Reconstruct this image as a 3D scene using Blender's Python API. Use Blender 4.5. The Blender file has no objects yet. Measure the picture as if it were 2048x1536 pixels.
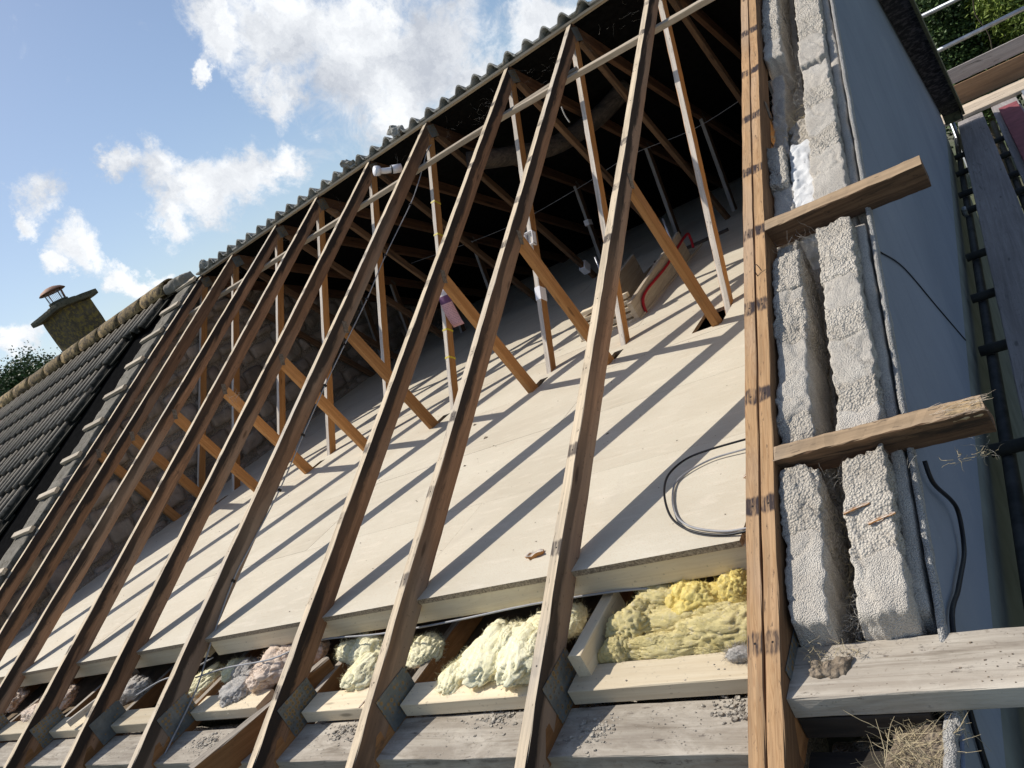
import bpy, math, random
from mathutils import Vector, Matrix, noise
random.seed(7)
rnd = random.random
def ru(a, b): return a + (b - a) * rnd()
S = bpy.context.scene
COL = S.collection
PITCH = 0.45086; T = math.tan(PITCH); CO = math.cos(PITCH); SI = math.sin(PITCH)
ZF = -1.733            # top of the loft boards
ZC = -1.945            # centre of the bottom chords (origin = ridge apex)
ZG = -4.45             # ground

# ------------------------------------------------------------------ camera
cam = bpy.data.cameras.new('camera'); cam_ob = bpy.data.objects.new('camera', cam); COL.objects.link(cam_ob)
S.camera = cam_ob
cam.sensor_width = 36; cam.lens = 1548.115 / 2048 * 36; cam.clip_start = 0.02; cam.clip_end = 3000
Rr = Vector((0.768516, 0.429649, -0.474115)); Rd = Vector((-0.288618, -0.428542, -0.856184)); Rf = Vector((-0.571037, 0.794829, -0.205337))
M = Matrix(((Rr.x, -Rd.x, -Rf.x, 0.68979), (Rr.y, -Rd.y, -Rf.y, -5.00184), (Rr.z, -Rd.z, -Rf.z, -0.76804), (0, 0, 0, 1)))
cam_ob.matrix_world = M

# ------------------------------------------------------------------ sun, sky, exposure
SUND = Vector((0.88, -0.03, -1.0)).normalized()
ELEV = math.asin(-SUND.z)
sun = bpy.data.lights.new('sun', 'SUN'); sun.energy = 4.5; sun.angle = math.radians(0.53); sun.color = (1.0, 0.945, 0.86)
sun_ob = bpy.data.objects.new('sun', sun); COL.objects.link(sun_ob)
sun_ob.rotation_euler = SUND.to_track_quat('-Z', 'Y').to_euler()
W = bpy.data.worlds.new('World'); S.world = W; W.use_nodes = True
wt = W.node_tree; bg = wt.nodes['Background']; bg.inputs[1].default_value = 0.112
def wn(t, **k):
    n = wt.nodes.new(t)
    for a, b in k.items(): setattr(n, a, b)
    return n
sk = wn('ShaderNodeTexSky', sky_type='NISHITA', sun_disc=False, sun_elevation=ELEV, sun_rotation=math.radians(-88), altitude=60, air_density=1.0, dust_density=1.1, ozone_density=2.4)
tc = wn('ShaderNodeTexCoord')
nz = wn('ShaderNodeTexNoise'); nz.inputs['Scale'].default_value = 9; nz.inputs['Detail'].default_value = 9; nz.inputs['Roughness'].default_value = 0.68
wt.links.new(tc.outputs['Generated'], nz.inputs['Vector'])
sub = wn('ShaderNodeVectorMath', operation='SUBTRACT'); wt.links.new(nz.outputs['Color'], sub.inputs[0]); sub.inputs[1].default_value = (.5, .5, .5)
scl = wn('ShaderNodeVectorMath', operation='SCALE'); wt.links.new(sub.outputs[0], scl.inputs[0]); scl.inputs['Scale'].default_value = 0.13
wrp = wn('ShaderNodeVectorMath', operation='ADD'); wt.links.new(tc.outputs['Generated'], wrp.inputs[0]); wt.links.new(scl.outputs[0], wrp.inputs[1])
CLOUDS = [(-0.573, 0.771, 0.279, 0.073), (-0.549, 0.807, 0.219, 0.088), (-0.471, 0.86, 0.195, 0.075), (-0.536, 0.828, 0.165, 0.056), (-0.369, 0.915, 0.163, 0.05), (-0.627, 0.74, 0.245, 0.042), (-0.624, 0.717, 0.312, 0.042), (-0.458, 0.879, 0.135, 0.044), (-0.742, 0.634, 0.218, 0.034), (-0.736, 0.655, 0.171, 0.041), (-0.698, 0.694, 0.176, 0.037), (-0.656, 0.734, 0.173, 0.032), (-0.768, 0.621, 0.157, 0.03), (-0.76, 0.604, 0.24, 0.023), (-0.809, 0.535, 0.244, 0.031), (-0.826, 0.516, 0.227, 0.021), (-0.815, 0.55, 0.184, 0.03), (-0.834, 0.521, 0.183, 0.019), (-0.814, 0.564, 0.137, 0.018), (-0.805, 0.583, 0.111, 0.019), (-0.665, 0.688, 0.291, 0.015), (-0.877, 0.464, 0.129, 0.023), (-0.718, 0.665, 0.174, 0.040), (-0.678, 0.715, 0.175, 0.036), (-0.740, 0.640, 0.190, 0.042), (-0.757, 0.628, 0.178, 0.030), (-0.500, 0.845, 0.190, 0.075), (-0.52, 0.82, 0.235, 0.07)]
cr = random.Random(3)
for i in range(16):
    a = cr.uniform(-2.2, 1.35); e = cr.uniform(0.12, 0.9)   # the rest of the sky carries the same kind of cloud
    if -0.75 < a - 0 < -0.2 or True:
        v = Vector((math.sin(a + 1.2) * math.cos(e), math.cos(a + 1.2) * math.cos(e), math.sin(e)))
        if v.dot(Vector((-.63, .74, .22)).normalized()) < 0.86: CLOUDS.append((v.x, v.y, v.z, cr.uniform(.06, .16)))
prev = None
for c in CLOUDS:
    d = wn('ShaderNodeVectorMath', operation='DISTANCE'); wt.links.new(wrp.outputs[0], d.inputs[0]); d.inputs[1].default_value = Vector(c[:3]).normalized()
    m = wn('ShaderNodeMapRange'); m.clamp = True; wt.links.new(d.outputs['Value'], m.inputs['Value'])
    m.inputs['From Min'].default_value = c[3] * 1.5; m.inputs['From Max'].default_value = 0.0; m.inputs['To Min'].default_value = 0; m.inputs['To Max'].default_value = 1
    if prev is None: prev = m.outputs[0]
    else:
        mx = wn('ShaderNodeMath', operation='SMOOTH_MAX'); mx.inputs[2].default_value = 0.12
        wt.links.new(prev, mx.inputs[0]); wt.links.new(m.outputs[0], mx.inputs[1]); prev = mx.outputs[0]
n2 = wn('ShaderNodeTexNoise'); n2.inputs['Scale'].default_value = 20; n2.inputs['Detail'].default_value = 12; n2.inputs['Roughness'].default_value = 0.68; n2.inputs['Distortion'].default_value = .5
wt.links.new(tc.outputs['Generated'], n2.inputs['Vector'])
ad = wn('ShaderNodeMath', operation='MULTIPLY_ADD'); wt.links.new(n2.outputs['Fac'], ad.inputs[0]); ad.inputs[1].default_value = 1.15; wt.links.new(prev, ad.inputs[2])
mk_ = wn('ShaderNodeMapRange', interpolation_type='SMOOTHSTEP'); wt.links.new(ad.outputs[0], mk_.inputs['Value']); mk_.inputs['From Min'].default_value = 0.80; mk_.inputs['From Max'].default_value = 1.26
n3 = wn('ShaderNodeTexNoise'); n3.inputs['Scale'].default_value = 8; n3.inputs['Detail'].default_value = 9; n3.inputs['Roughness'].default_value = .62
wt.links.new(wrp.outputs[0], n3.inputs['Vector'])
cc = wn('ShaderNodeValToRGB'); wt.links.new(n3.outputs['Fac'], cc.inputs[0])
cc.color_ramp.elements[0].position = .36; cc.color_ramp.elements[0].color = (5.0, 5.35, 6.0, 1)
cc.color_ramp.elements[1].position = .62; cc.color_ramp.elements[1].color = (9.3, 9.5, 9.7, 1)
mxc = wn('ShaderNodeMix', data_type='RGBA'); wt.links.new(mk_.outputs[0], mxc.inputs['Factor'])
wt.links.new(sk.outputs[0], mxc.inputs['A']); wt.links.new(cc.outputs[0], mxc.inputs['B']); wt.links.new(mxc.outputs['Result'], bg.inputs[0])
V = S.view_settings; V.view_transform = 'Standard'; V.look = 'None'; V.exposure = 0.0; V.gamma = 1; V.use_curve_mapping = False
S.render.resolution_x = 1024; S.render.resolution_y = 768

# ------------------------------------------------------------------ materials
class G:
    def __init__(s, name):
        s.m = bpy.data.materials.new(name); s.m.use_nodes = True; s.t = s.m.node_tree; s.b = s.t.nodes['Principled BSDF']
        s.tc = s.n('ShaderNodeTexCoord'); s.oi = s.n('ShaderNodeObjectInfo')
        mu = s.n('ShaderNodeMath', operation='MULTIPLY'); s.l(s.oi.outputs['Random'], mu.inputs[0]); mu.inputs[1].default_value = 37.0
        a = s.n('ShaderNodeVectorMath', operation='ADD'); s.l(s.tc.outputs['Object'], a.inputs[0]); s.l(mu.outputs[0], a.inputs[1]); s.co = a.outputs[0]
        s.b.inputs['Specular IOR Level'].default_value = 0.25; s.b.inputs['Roughness'].default_value = 0.8
    def n(s, t, **k):
        n = s.t.nodes.new(t)
        for a, b in k.items(): setattr(n, a, b)
        return n
    def l(s, a, b): s.t.links.new(a, b)
    def map(s, sc, co=None):
        m = s.n('ShaderNodeMapping'); m.inputs['Scale'].default_value = sc if hasattr(sc, '__len__') else (sc,) * 3
        s.l(co or s.co, m.inputs[0]); return m.outputs[0]
    def noise(s, sc, det=4, rough=.55, dist=0, co=None):
        n = s.n('ShaderNodeTexNoise'); s.l(s.map(sc, co), n.inputs['Vector']); n.inputs['Scale'].default_value = 1
        n.inputs['Detail'].default_value = det; n.inputs['Roughness'].default_value = rough; n.inputs['Distortion'].default_value = dist; return n.outputs['Fac']
    def voro(s, sc, feature='F1', rnds=1, co=None, out='Distance'):
        n = s.n('ShaderNodeTexVoronoi', feature=feature); s.l(s.map(sc, co), n.inputs['Vector']); n.inputs['Scale'].default_value = 1
        n.inputs['Randomness'].default_value = rnds; return n.outputs[out]
    def ramp(s, f, stops):
        r = s.n('ShaderNodeValToRGB'); s.l(f, r.inputs[0]); e = r.color_ramp.elements
        while len(e) < len(stops): e.new(.5)
        for i, (p, c) in enumerate(stops):
            e[i].position = p; e[i].color = (c, c, c, 1) if not hasattr(c, '__len__') else (*c, 1)
        return r.outputs[0]
    def mr(s, f, a, b, c=0, d=1, smooth=True):
        m = s.n('ShaderNodeMapRange'); m.clamp = True
        if smooth: m.interpolation_type = 'SMOOTHSTEP'
        s.l(f, m.inputs[0])
        for i, v in enumerate((a, b, c, d)): m.inputs[i + 1].default_value = v
        return m.outputs[0]
    def mix(s, f, a, b, mode='MIX'):
        m = s.n('ShaderNodeMix', data_type='RGBA', blend_type=mode)
        for k, v in (('Factor', f), ('A', a), ('B', b)):
            if isinstance(v, (int, float)): m.inputs[k].default_value = v if k == 'Factor' else (v, v, v, 1)
            elif isinstance(v, (tuple, list)): m.inputs[k].default_value = (*v, 1)
            else: s.l(v, m.inputs[k])
        return m.outputs['Result']
    def math(s, op, a, b=0, c=0):
        m = s.n('ShaderNodeMath', operation=op)
        for i, v in enumerate((a, b, c)):
            if isinstance(v, (int, float)): m.inputs[i].default_value = v
            else: s.l(v, m.inputs[i])
        return m.outputs[0]
    def xyz(s, co=None):
        n = s.n('ShaderNodeSeparateXYZ'); s.l(co or s.tc.outputs['Object'], n.inputs[0]); return n.outputs
    def bump(s, h, st=.5, d=.01, prev=None):
        b = s.n('ShaderNodeBump'); b.inputs['Strength'].default_value = st; b.inputs['Distance'].default_value = d; s.l(h, b.inputs['Height'])
        if prev: s.l(prev, b.inputs['Normal'])
        return b.outputs[0]
    def out(s, col=None, nrm=None, rough=None, metal=None):
        if col is not None:
            if isinstance(col, tuple): s.b.inputs['Base Color'].default_value = (*col, 1)
            else: s.l(col, s.b.inputs['Base Color'])
        if nrm: s.l(nrm, s.b.inputs['Normal'])
        if rough is not None:
            if isinstance(rough, (int, float)): s.b.inputs['Roughness'].default_value = rough
            else: s.l(rough, s.b.inputs['Roughness'])
        if metal is not None: s.b.inputs['Metallic'].default_value = metal
        return s.m

def wood(name, light, dark, grain=1.0, dirt=None, dirt_amt=0.0, top=None, stain=False, bumps=.35, heavy=False, dusty=False, d=.088, bands=True):
    g = G(name)
    gr = g.noise((1.6 * grain, 38, 38), 5, .6, 1.2)
    fine = g.noise((9, 260, 260), 3, .6)
    col = g.ramp(gr, [(.34, dark), (.66, light)])
    rings = g.noise((.9, 10, 10), 2, .5, 3.0); rg = g.math('SINE', g.math('MULTIPLY', rings, 60.0))
    col = g.mix(g.mr(rg, .2, 1, 0, .38), col, dark)
    tone = g.noise((.7, 3, 3), 2, .5)
    tr = g.ramp(tone, [(.3, .80), (.7, 1.12)]); col = g.mix(1.0, col, tr, 'MULTIPLY')
    rt = g.math('MULTIPLY_ADD', g.oi.outputs['Random'], .50, .74); rc = g.n('ShaderNodeCombineXYZ')
    for i in range(3): g.l(rt, rc.inputs[i])
    col = g.mix(1.0, col, rc.outputs[0], 'MULTIPLY')
    gt = g.noise((.5, 2, 2), 3, .6); col = g.mix(g.mr(gt, .46, .68, 0, .6), col, (.30, .25, .195)) if stain else col
    # knots
    kv = g.voro((3.1, 13, 13)); kn = g.mr(kv, .05, .13, 1, 0)
    col = g.mix(g.math('MULTIPLY', kn, .75), col, tuple(c * .35 for c in dark))
    h = g.math('MULTIPLY_ADD', gr, .8, g.math('MULTIPLY', fine, .3))
    if dusty:
        dz_ = g.noise((5, 9, 9), 6, .7, .5); col = g.mix(g.mr(dz_, .44, .68, 0, .55), col, (.62, .565, .475)); dk = g.noise((12, 30, 30), 6, .72); col = g.mix(g.mr(dk, .60, .68, 0, .8), col, (.12, .10, .085)); h = g.math('ADD', h, g.math('MULTIPLY', dk, .8))
    x = g.xyz()
    if dirt:
        dn = g.noise((2.2, 20, 20), 6, .68, .8); col = g.mix(g.mr(dn, .62 - dirt_amt * .35, .78 - dirt_amt * .3, 0, .9), col, dirt)
        sp = g.noise((60, 90, 90), 3, .6); col = g.mix(g.mr(sp, .62, .72, 0, .5), col, dirt)
    if stain:
        sn = g.noise((2.4, 16, 16), 5, .65, 1.0)
        zz = g.math('ADD', x[2], g.math('MULTIPLY_ADD', sn, .085, -.045))
        st = g.mr(zz, -.012, .010)
        lim = g.mr(zz, .045, .062, 1, .55)
        pl = g.noise((.55, 1, 1), 2, .5); st = g.math('MULTIPLY', st, g.math('MULTIPLY', lim, g.mr(pl, .30, .52, .25, .95)))
        col = g.mix(st, col, (.022, .018, .016))
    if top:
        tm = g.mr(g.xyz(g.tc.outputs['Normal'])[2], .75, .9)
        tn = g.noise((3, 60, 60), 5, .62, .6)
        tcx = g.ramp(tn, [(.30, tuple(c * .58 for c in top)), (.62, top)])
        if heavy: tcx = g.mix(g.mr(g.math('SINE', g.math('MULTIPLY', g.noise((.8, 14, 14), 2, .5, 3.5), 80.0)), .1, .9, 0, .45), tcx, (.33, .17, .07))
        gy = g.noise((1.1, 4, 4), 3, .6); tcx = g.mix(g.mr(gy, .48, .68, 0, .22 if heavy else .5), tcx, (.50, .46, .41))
        if bands:
            # dark marks left where the battens were nailed, one nail hole in each
            fr = g.math('FRACT', g.math('DIVIDE', g.math('ADD', x[0], 20.0), .335))
            wob = g.math('MULTIPLY_ADD', g.noise((18, 60, 60), 3, .6), .10, -.05)
            vis = g.mr(g.noise((1.9, 1, 1), 2, .5), .42, .55, .15, 1); ab = g.math('ABSOLUTE', g.math('ADD', g.math('ADD', fr, -.5), wob))
            bm = g.math('MULTIPLY', g.mr(ab, .055, .09, 1, 0), g.mr(g.noise((9, 70, 70), 4, .7), .36, .56, .15 if heavy else .25, 1 if heavy else .9))
            bm = g.math('MULTIPLY', bm, vis) if not heavy else bm
            tcx = g.mix(bm, tcx, (.045, .032, .032) if heavy else (.07, .055, .05))
            dx = g.math('MULTIPLY', g.math('ADD', fr, -.5), .335)
            dd = g.math('SQRT', g.math('ADD', g.math('MULTIPLY', dx, dx), g.math('MULTIPLY', x[1], x[1])))
            tcx = g.mix(g.mr(dd, .0018, .0036, 1, 0), tcx, (.012, .01, .01))
        sp2 = g.noise((25, 120, 120), 4, .7); tcx = g.mix(g.mr(sp2, .60, .70, 0, .8), tcx, (.06, .045, .035))
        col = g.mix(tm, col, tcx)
    nb = g.bump(h, bumps, .004)
    return g.out(col, nb, .82)

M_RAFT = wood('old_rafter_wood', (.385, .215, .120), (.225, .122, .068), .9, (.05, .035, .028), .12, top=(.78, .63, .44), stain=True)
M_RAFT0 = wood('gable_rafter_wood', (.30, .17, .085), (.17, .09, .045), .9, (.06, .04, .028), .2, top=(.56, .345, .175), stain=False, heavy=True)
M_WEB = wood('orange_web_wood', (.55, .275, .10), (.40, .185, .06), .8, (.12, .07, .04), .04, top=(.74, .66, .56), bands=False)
M_WEBM = wood('orange_brace_wood', (.56, .285, .11), (.40, .19, .065), .8, (.13, .075, .04), .06)
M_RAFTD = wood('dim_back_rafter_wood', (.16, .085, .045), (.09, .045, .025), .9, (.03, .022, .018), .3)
M_WEBF = wood('dim_back_web_wood', (.20, .12, .065), (.12, .07, .04), .9, (.05, .035, .025), .3, top=(.33, .32, .305), bands=False)  # skylight on the front faces painted in as grey
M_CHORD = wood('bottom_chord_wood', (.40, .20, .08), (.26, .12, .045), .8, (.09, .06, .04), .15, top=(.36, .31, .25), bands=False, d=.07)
M_PALE = wood('new_pale_softwood', (.80, .69, .50), (.70, .58, .40), .8, (.30, .25, .18), -.12, bumps=.2)
M_GREY = wood('weathered_grey_timber', (.56, .50, .41), (.38, .325, .26), 1.0, (.20, .165, .125), .25, bumps=.7, dusty=True)
M_BATT = wood('pale_batten_wood', (.58, .50, .38), (.42, .34, .25), 1.0, (.18, .14, .10), .1)
M_NOGG = wood('old_noggin_wood', (.235, .135, .075), (.11, .062, .036), .9, (.035, .026, .02), .42, top=(.44, .31, .19), bands=False, d=.085)
M_DARKW = wood('dark_stained_timber', (.11, .085, .065), (.05, .04, .032), 1.0, (.03, .026, .022), .5)
M_SCAF = wood('scaffold_board_wood', (.48, .435, .41), (.34, .305, .285), .7, (.10, .09, .08), .15, bumps=.5)
M_TOE = wood('brown_scaffold_board_wood', (.34, .22, .13), (.22, .135, .08), .7, (.12, .09, .07), .2)
M_TOEP = wood('pulpy_wood', (.60, .46, .28), (.40, .27, .14), .7, (.14, .09, .06), .3, bumps=.8)
M_SCAFL = wood('bleached_board_wood', (.62, .52, .40), (.48, .39, .29), .7, (.22, .18, .14), .2)

def m_simple(name, c, rough=.6, metal=0, nscale=30, var=.15, bump=.1):
    g = G(name); n = g.noise(nscale, 5, .6)
    col = g.ramp(n, [(.3, tuple(x * (1 - var) for x in c)), (.7, tuple(min(1, x * (1 + var)) for x in c))])
    return g.out(col, g.bump(n, bump, .004), rough, metal)

def m_chip():
    g = G('chipboard_sheet'); a = g.noise((1.3, 2.2, 2), 5, .6, .6); b = g.noise((220, 170, 200), 3, .6); f = g.noise((7, 30, 7), 4, .65, .6)
    col = g.ramp(a, [(.3, (.555, .495, .385)), (.7, (.665, .61, .49))])
    col = g.mix(g.mr(f, .50, .70, 0, .30), col, (.80, .72, .60))
    col = g.mix(g.mr(b, .50, .70, 0, .45), col, (.55, .43, .29)); fk = g.noise((70, 95, 70), 4, .7); col = g.mix(g.mr(fk, .58, .68, 0, .28), col, (.50, .38, .24)); ft = g.noise(1.1, 4, .6, 1.5); col = g.mix(g.mr(ft, .56, .72, 0, .30), col, (.50, .44, .36))
    v = g.voro(34); big = g.noise(14, 2, .5); col = g.mix(g.math('MULTIPLY', g.mr(v, .05, .10, 1, 0), g.mr(big, .60, .66)), col, (.20, .15, .10))
    sc = g.noise((2.4, 45, 2), 4, .7, 2.5); col = g.mix(g.mr(sc, .63, .69, 0, .35), col, (.48, .38, .26))
    st = g.noise(3.2, 5, .7); col = g.mix(g.mr(st, .60, .75, 0, .35), col, (.52, .42, .30))
    x = g.xyz(g.tc.outputs['Normal'])
    ed = g.mr(x[2], .3, .7); edn = g.noise(160, 3, .7); ec = g.ramp(edn, [(.35, (.16, .12, .08)), (.65, (.50, .40, .28))])
    col = g.mix(ed, ec, col)
    return g.out(col, g.bump(b, .22, .003, g.bump(a, .2, .02)), .7)
M_CHIP = m_chip()

def m_block(name, c1, c2, sc, bs):
    g = G(name); v = g.voro(sc); n = g.noise(9, 5, .6); f = g.noise(sc * 2.2, 4, .65)
    col = g.ramp(n, [(.3, c1), (.7, c2)])
    col = g.mix(g.mr(v, .35, .8, 0, .45), col, tuple(x * .5 for x in c1))
    col = g.mix(g.mr(f, .58, .75, 0, .35), col, (.60, .56, .48))
    w = g.noise(4, 5, .7, 1.0); col = g.mix(g.mr(w, .60, .72, 0, .5), col, (.12, .105, .085))
    h = g.math('MULTIPLY_ADD', v, -1.0, g.math('MULTIPLY', f, .6))
    pit = g.noise(sc * .32, 5, .75); col = g.mix(g.mr(pit, .60, .70, 0, .65), col, (.16, .14, .12)); return g.out(col, g.bump(h, bs, .011, g.bump(g.noise(26, 5, .65), .5, .012)), .92)
M_BLOCK = m_block('clinker_block', (.54, .485, .405), (.77, .705, .605), 170, .8)
M_MORT = m_block('smooth_mortar', (.57, .515, .44), (.79, .73, .635), 330, .6)
def m_render():
    g = G('painted_render'); a = g.noise((2.0, 1.0, 1.4), 5, .6, .4); b = g.noise(150, 5, .7); s = g.noise((3, 14, 1.3), 5, .65, .5); pt = g.noise((5, 3, 4), 6, .7, .6)
    col = g.ramp(a, [(.3, (.21, .245, .305)), (.7, (.27, .305, .37))])
    col = g.mix(g.mr(s, .52, .75, 0, .30), col, (.14, .165, .195))
    col = g.mix(g.mr(g.noise(60, 4, .7), .66, .72, 0, .5), col, (.42, .45, .47))
    col = g.mix(g.mr(pt, .56, .66, 0, .25), col, (.30, .33, .37)); return g.out(col, g.bump(b, .35, .004, g.bump(a, .3, .02)), .8)
M_REND = m_render()
M_LOWSHADE = m_simple('shade_tinted_lower_render', (.20, .215, .20), .85, 0, 4, .2)  # same wall; dimmer ground-bounce light below the deck put into the colour
M_REDGE = m_block('broken_render_edge', (.50, .48, .44), (.66, .64, .60), 260, .8)
def m_stone():
    g = G('rubble_stone'); a = g.noise(5, 6, .62, .5); b = g.noise(55, 5, .65)
    rc = g.ramp(g.oi.outputs['Random'], [(.0, (.20, .17, .145)), (.35, (.33, .29, .24)), (.7, (.27, .235, .21)), (1, (.40, .35, .29))])
    col = g.mix(1.0, rc, g.ramp(a, [(.25, .55), (.75, 1.25)]), 'MULTIPLY')
    col = g.mix(g.mr(b, .6, .75, 0, .5), col, (.42, .39, .34))
    return g.out(col, g.bump(b, .6, .01, g.bump(a, .7, .04)), .93)
M_STONE = m_stone()
M_LIME = m_block('lime_mortar', (.24, .215, .18), (.33, .30, .255), 70, .9)
def m_tile(name, base, moss, amt, valley_shade=False):
    g = G(name); a = g.noise(7, 6, .65, .4); b = g.noise(90, 5, .7)
    rc = g.math('MULTIPLY_ADD', g.oi.outputs['Random'], .5, .75); r3 = g.n('ShaderNodeCombineXYZ')
    for i in range(3): g.l(rc, r3.inputs[i])
    col = g.mix(1.0, g.ramp(a, [(.3, tuple(x * .6 for x in base)), (.7, tuple(x * 1.25 for x in base))]), r3.outputs[0], 'MULTIPLY')
    c = g.noise(22, 5, .68, .5); col = g.mix(g.mr(c, .66 - amt, .76 - amt * .8, 0, .9), col, moss)
    col = g.mix(g.mr(b, .64, .74, 0, .6), col, (.34, .33, .29))
    if valley_shade:
        zz = g.math('ADD', g.xyz()[2], g.math('MULTIPLY_ADD', g.noise(30, 4, .7), .03, -.015)); col = g.mix(g.mr(zz, .018, .044, .95, 0), col, (.014, .014, .009))  # mossy valleys plus shade on the roll sides, painted dark by height
        col = g.mix(g.mr(g.xyz()[2], .040, .050, 0, .7), col, (.30, .275, .225))  # worn crests lightened as the lit lines between shaded sides
    return g.out(col, g.bump(b, .6, .006, g.bump(c, .4, .012)), .9)
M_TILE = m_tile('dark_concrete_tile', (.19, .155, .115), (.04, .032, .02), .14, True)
M_TILEF = m_tile('grey_concrete_tile', (.40, .39, .35), (.085, .085, .06), .14)
M_RIDGE = m_tile('lichened_ridge_tile', (.30, .21, .095), (.055, .042, .028), .22)
M_CHIM = m_tile('lichened_chimney_render', (.105, .085, .055), (.24, .18, .05), .20)
M_SLAB = m_tile('chimney_slab_concrete', (.12, .11, .075), (.05, .05, .03), .15)
M_FELT = m_simple('bitumen_felt', (.009, .009, .009), .95, 0, 25, .3, .3); M_FELT.node_tree.nodes['Principled BSDF'].inputs['Specular IOR Level'].default_value = 0.0
M_BED = m_tile('verge_mortar_bed', (.20, .18, .145), (.08, .07, .045), .16)
def m_fluff(name, c1, c2, c3):
    g = G(name); a = g.noise(11, 6, .68, .8); b = g.noise(70, 6, .75, .6); f = g.noise((260, 60, 160), 4, .7, 1.5)
    col = g.ramp(a, [(.30, c1), (.52, c2)]); col = g.mix(g.mr(b, .50, .70, 0, .6), col, c3)
    col = g.mix(g.mr(g.noise(60, 5, .75), .68, .74, 0, .6), col, tuple(x * .3 for x in c1))
    h = g.math('ADD', g.math('MULTIPLY', b, 1.0), g.math('MULTIPLY', f, .6))
    return g.out(col, g.bump(h, .75, .0045), 1.0)
M_YEL = m_fluff('bright_yellow_wool', (.66, .50, .15), (.86, .70, .24), (.84, .75, .46))
M_DYEL = m_fluff('dusty_yellow_wool', (.40, .33, .13), (.66, .56, .27), (.70, .63, .48))
M_CREAM = m_fluff('cream_yellow_wool', (.86, .78, .46), (.96, .90, .62), (.97, .94, .76))
M_PINK = m_fluff('beige_wool', (.56, .43, .33), (.76, .62, .50), (.82, .71, .60))
M_GREYW = m_fluff('grey_wool', (.30, .28, .25), (.50, .47, .43), (.60, .57, .52))
M_BEAD = m_fluff('white_bead_fill', (.50, .50, .49), (.74, .74, .73), (.82, .82, .81))
def m_plate():
    g = G('galvanised_nail_plate'); x = g.xyz()
    v = g.voro(62, rnds=.35); a = g.noise(20, 5, .6)
    col = g.ramp(a, [(.3, (.13, .145, .145)), (.7, (.22, .235, .23))])
    ring = g.math('MULTIPLY', g.mr(v, .40, .46, 1, 0), g.mr(g.noise(24, 3, .6), .42, .52, .1, 1))
    col = g.mix(g.math('MULTIPLY', ring, .8), col, (.33, .21, .075)); ring2 = g.mr(v, .20, .26, 1, 0); col = g.mix(g.math('MULTIPLY', ring2, .6), col, (.12, .10, .07))
    return g.out(col, g.bump(v, .6, .003), .55, .35)
M_PLATE = m_plate()
M_PLATES = m_simple('small_nail_plate', (.19, .165, .135), .5, .4, 90, .5, .5)
M_STEEL = m_simple('galvanised_tube', (.36, .38, .40), .42, .7, 12, .25)
M_TUBED = m_simple('dull_scaffold_tube', (.10, .10, .095), .6, .3, 12, .35)
M_ROD = m_simple('bright_steel_rod', (.55, .57, .60), .3, .8)
M_RED = m_simple('red_painted_rail', (.42, .018, .025), .4, 0, 20, .15)
M_REDB = m_simple('faded_red_board', (.26, .075, .085), .75, 0, 10, .25)
M_BLUEG = m_simple('grey_blue_sheet', (.20, .225, .255), .6, 0, 5, .2)
M_BLK = m_simple('black_cable_sheath', (.012, .012, .014), .4)
M_GRYC = m_simple('grey_cable_sheath', (.34, .34, .35), .45)
M_WHITE = m_simple('white_plastic', (.80, .79, .82), .35, 0, 10, .05)
M_YTAPE = m_simple('yellow_tape', (.62, .50, .05), .5, 0, 20, .15)
M_STRAW = m_simple('dry_straw', (.42, .35, .22), .8, 0, 8, .35)
M_WEBS = m_simple('cobweb_fibre', (.40, .38, .34), .9, 0, 8, .3)
M_SOIL = m_block('dusty_soil', (.20, .155, .11), (.38, .31, .23), 60, 1.0)
M_DUST = m_block('plaster_debris', (.38, .34, .28), (.58, .53, .45), 80, .8)
M_CEIL = m_simple('ceiling_board_back', (.19, .14, .09), .9, 0, 14, .35)
M_BARK = m_simple('bark', (.10, .08, .055), .95, 0, 12, .3, .6)
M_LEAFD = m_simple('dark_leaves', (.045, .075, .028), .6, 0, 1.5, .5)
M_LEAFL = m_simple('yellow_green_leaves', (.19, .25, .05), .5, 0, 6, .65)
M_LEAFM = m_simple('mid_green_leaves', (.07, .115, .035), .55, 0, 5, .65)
M_SOFF = m_tile('peeling_soffit', (.045, .042, .044), (.19, .165, .165), .20)
M_BARGE = m_tile('lichened_barge_board', (.17, .17, .10), (.08, .085, .05), .15)
M_RUST = m_simple('rusty_cowl_metal', (.25, .13, .085), .7, .3, 30, .3)
def m_ground():
    g = G('yard_ground'); a = g.noise(1.3, 6, .65); b = g.noise(30, 5, .7)
    return g.out(g.mix(g.mr(b, .4, .6, 0, .5), g.ramp(a, [(.35, (.06, .085, .035)), (.65, (.16, .15, .11))]), (.10, .11, .06)), g.bump(b, .5, .02), .95)
M_GROUND = m_ground()
def m_leaflet():
    g = G('pink_leaflet_print'); x = g.xyz()   # local x across, z up
    col = g.mix(g.mr(x[2], .030, .032, 0, 1, False), (.72, .42, .42), (.16, .07, .15))
    col = g.mix(g.mr(x[2], .082, .084, 0, 1, False), col, (.74, .66, .66))
    ln = g.math('FRACT', g.math('MULTIPLY', x[2], 95)); tx = g.noise((220, 1, 95), 2, .5, co=g.tc.outputs['Object'])
    m = g.math('MULTIPLY', g.mr(ln, .5, .55, 0, 1, False), g.mr(tx, .46, .50)); low = g.mr(x[2], .022, .024, 1, 0, False)
    m = g.math('MULTIPLY', m, low); col = g.mix(g.math('MULTIPLY', m, .55), col, (.30, .13, .16))
    return g.out(col, None, .6)
M_LEAFLET = m_leaflet()

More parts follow.
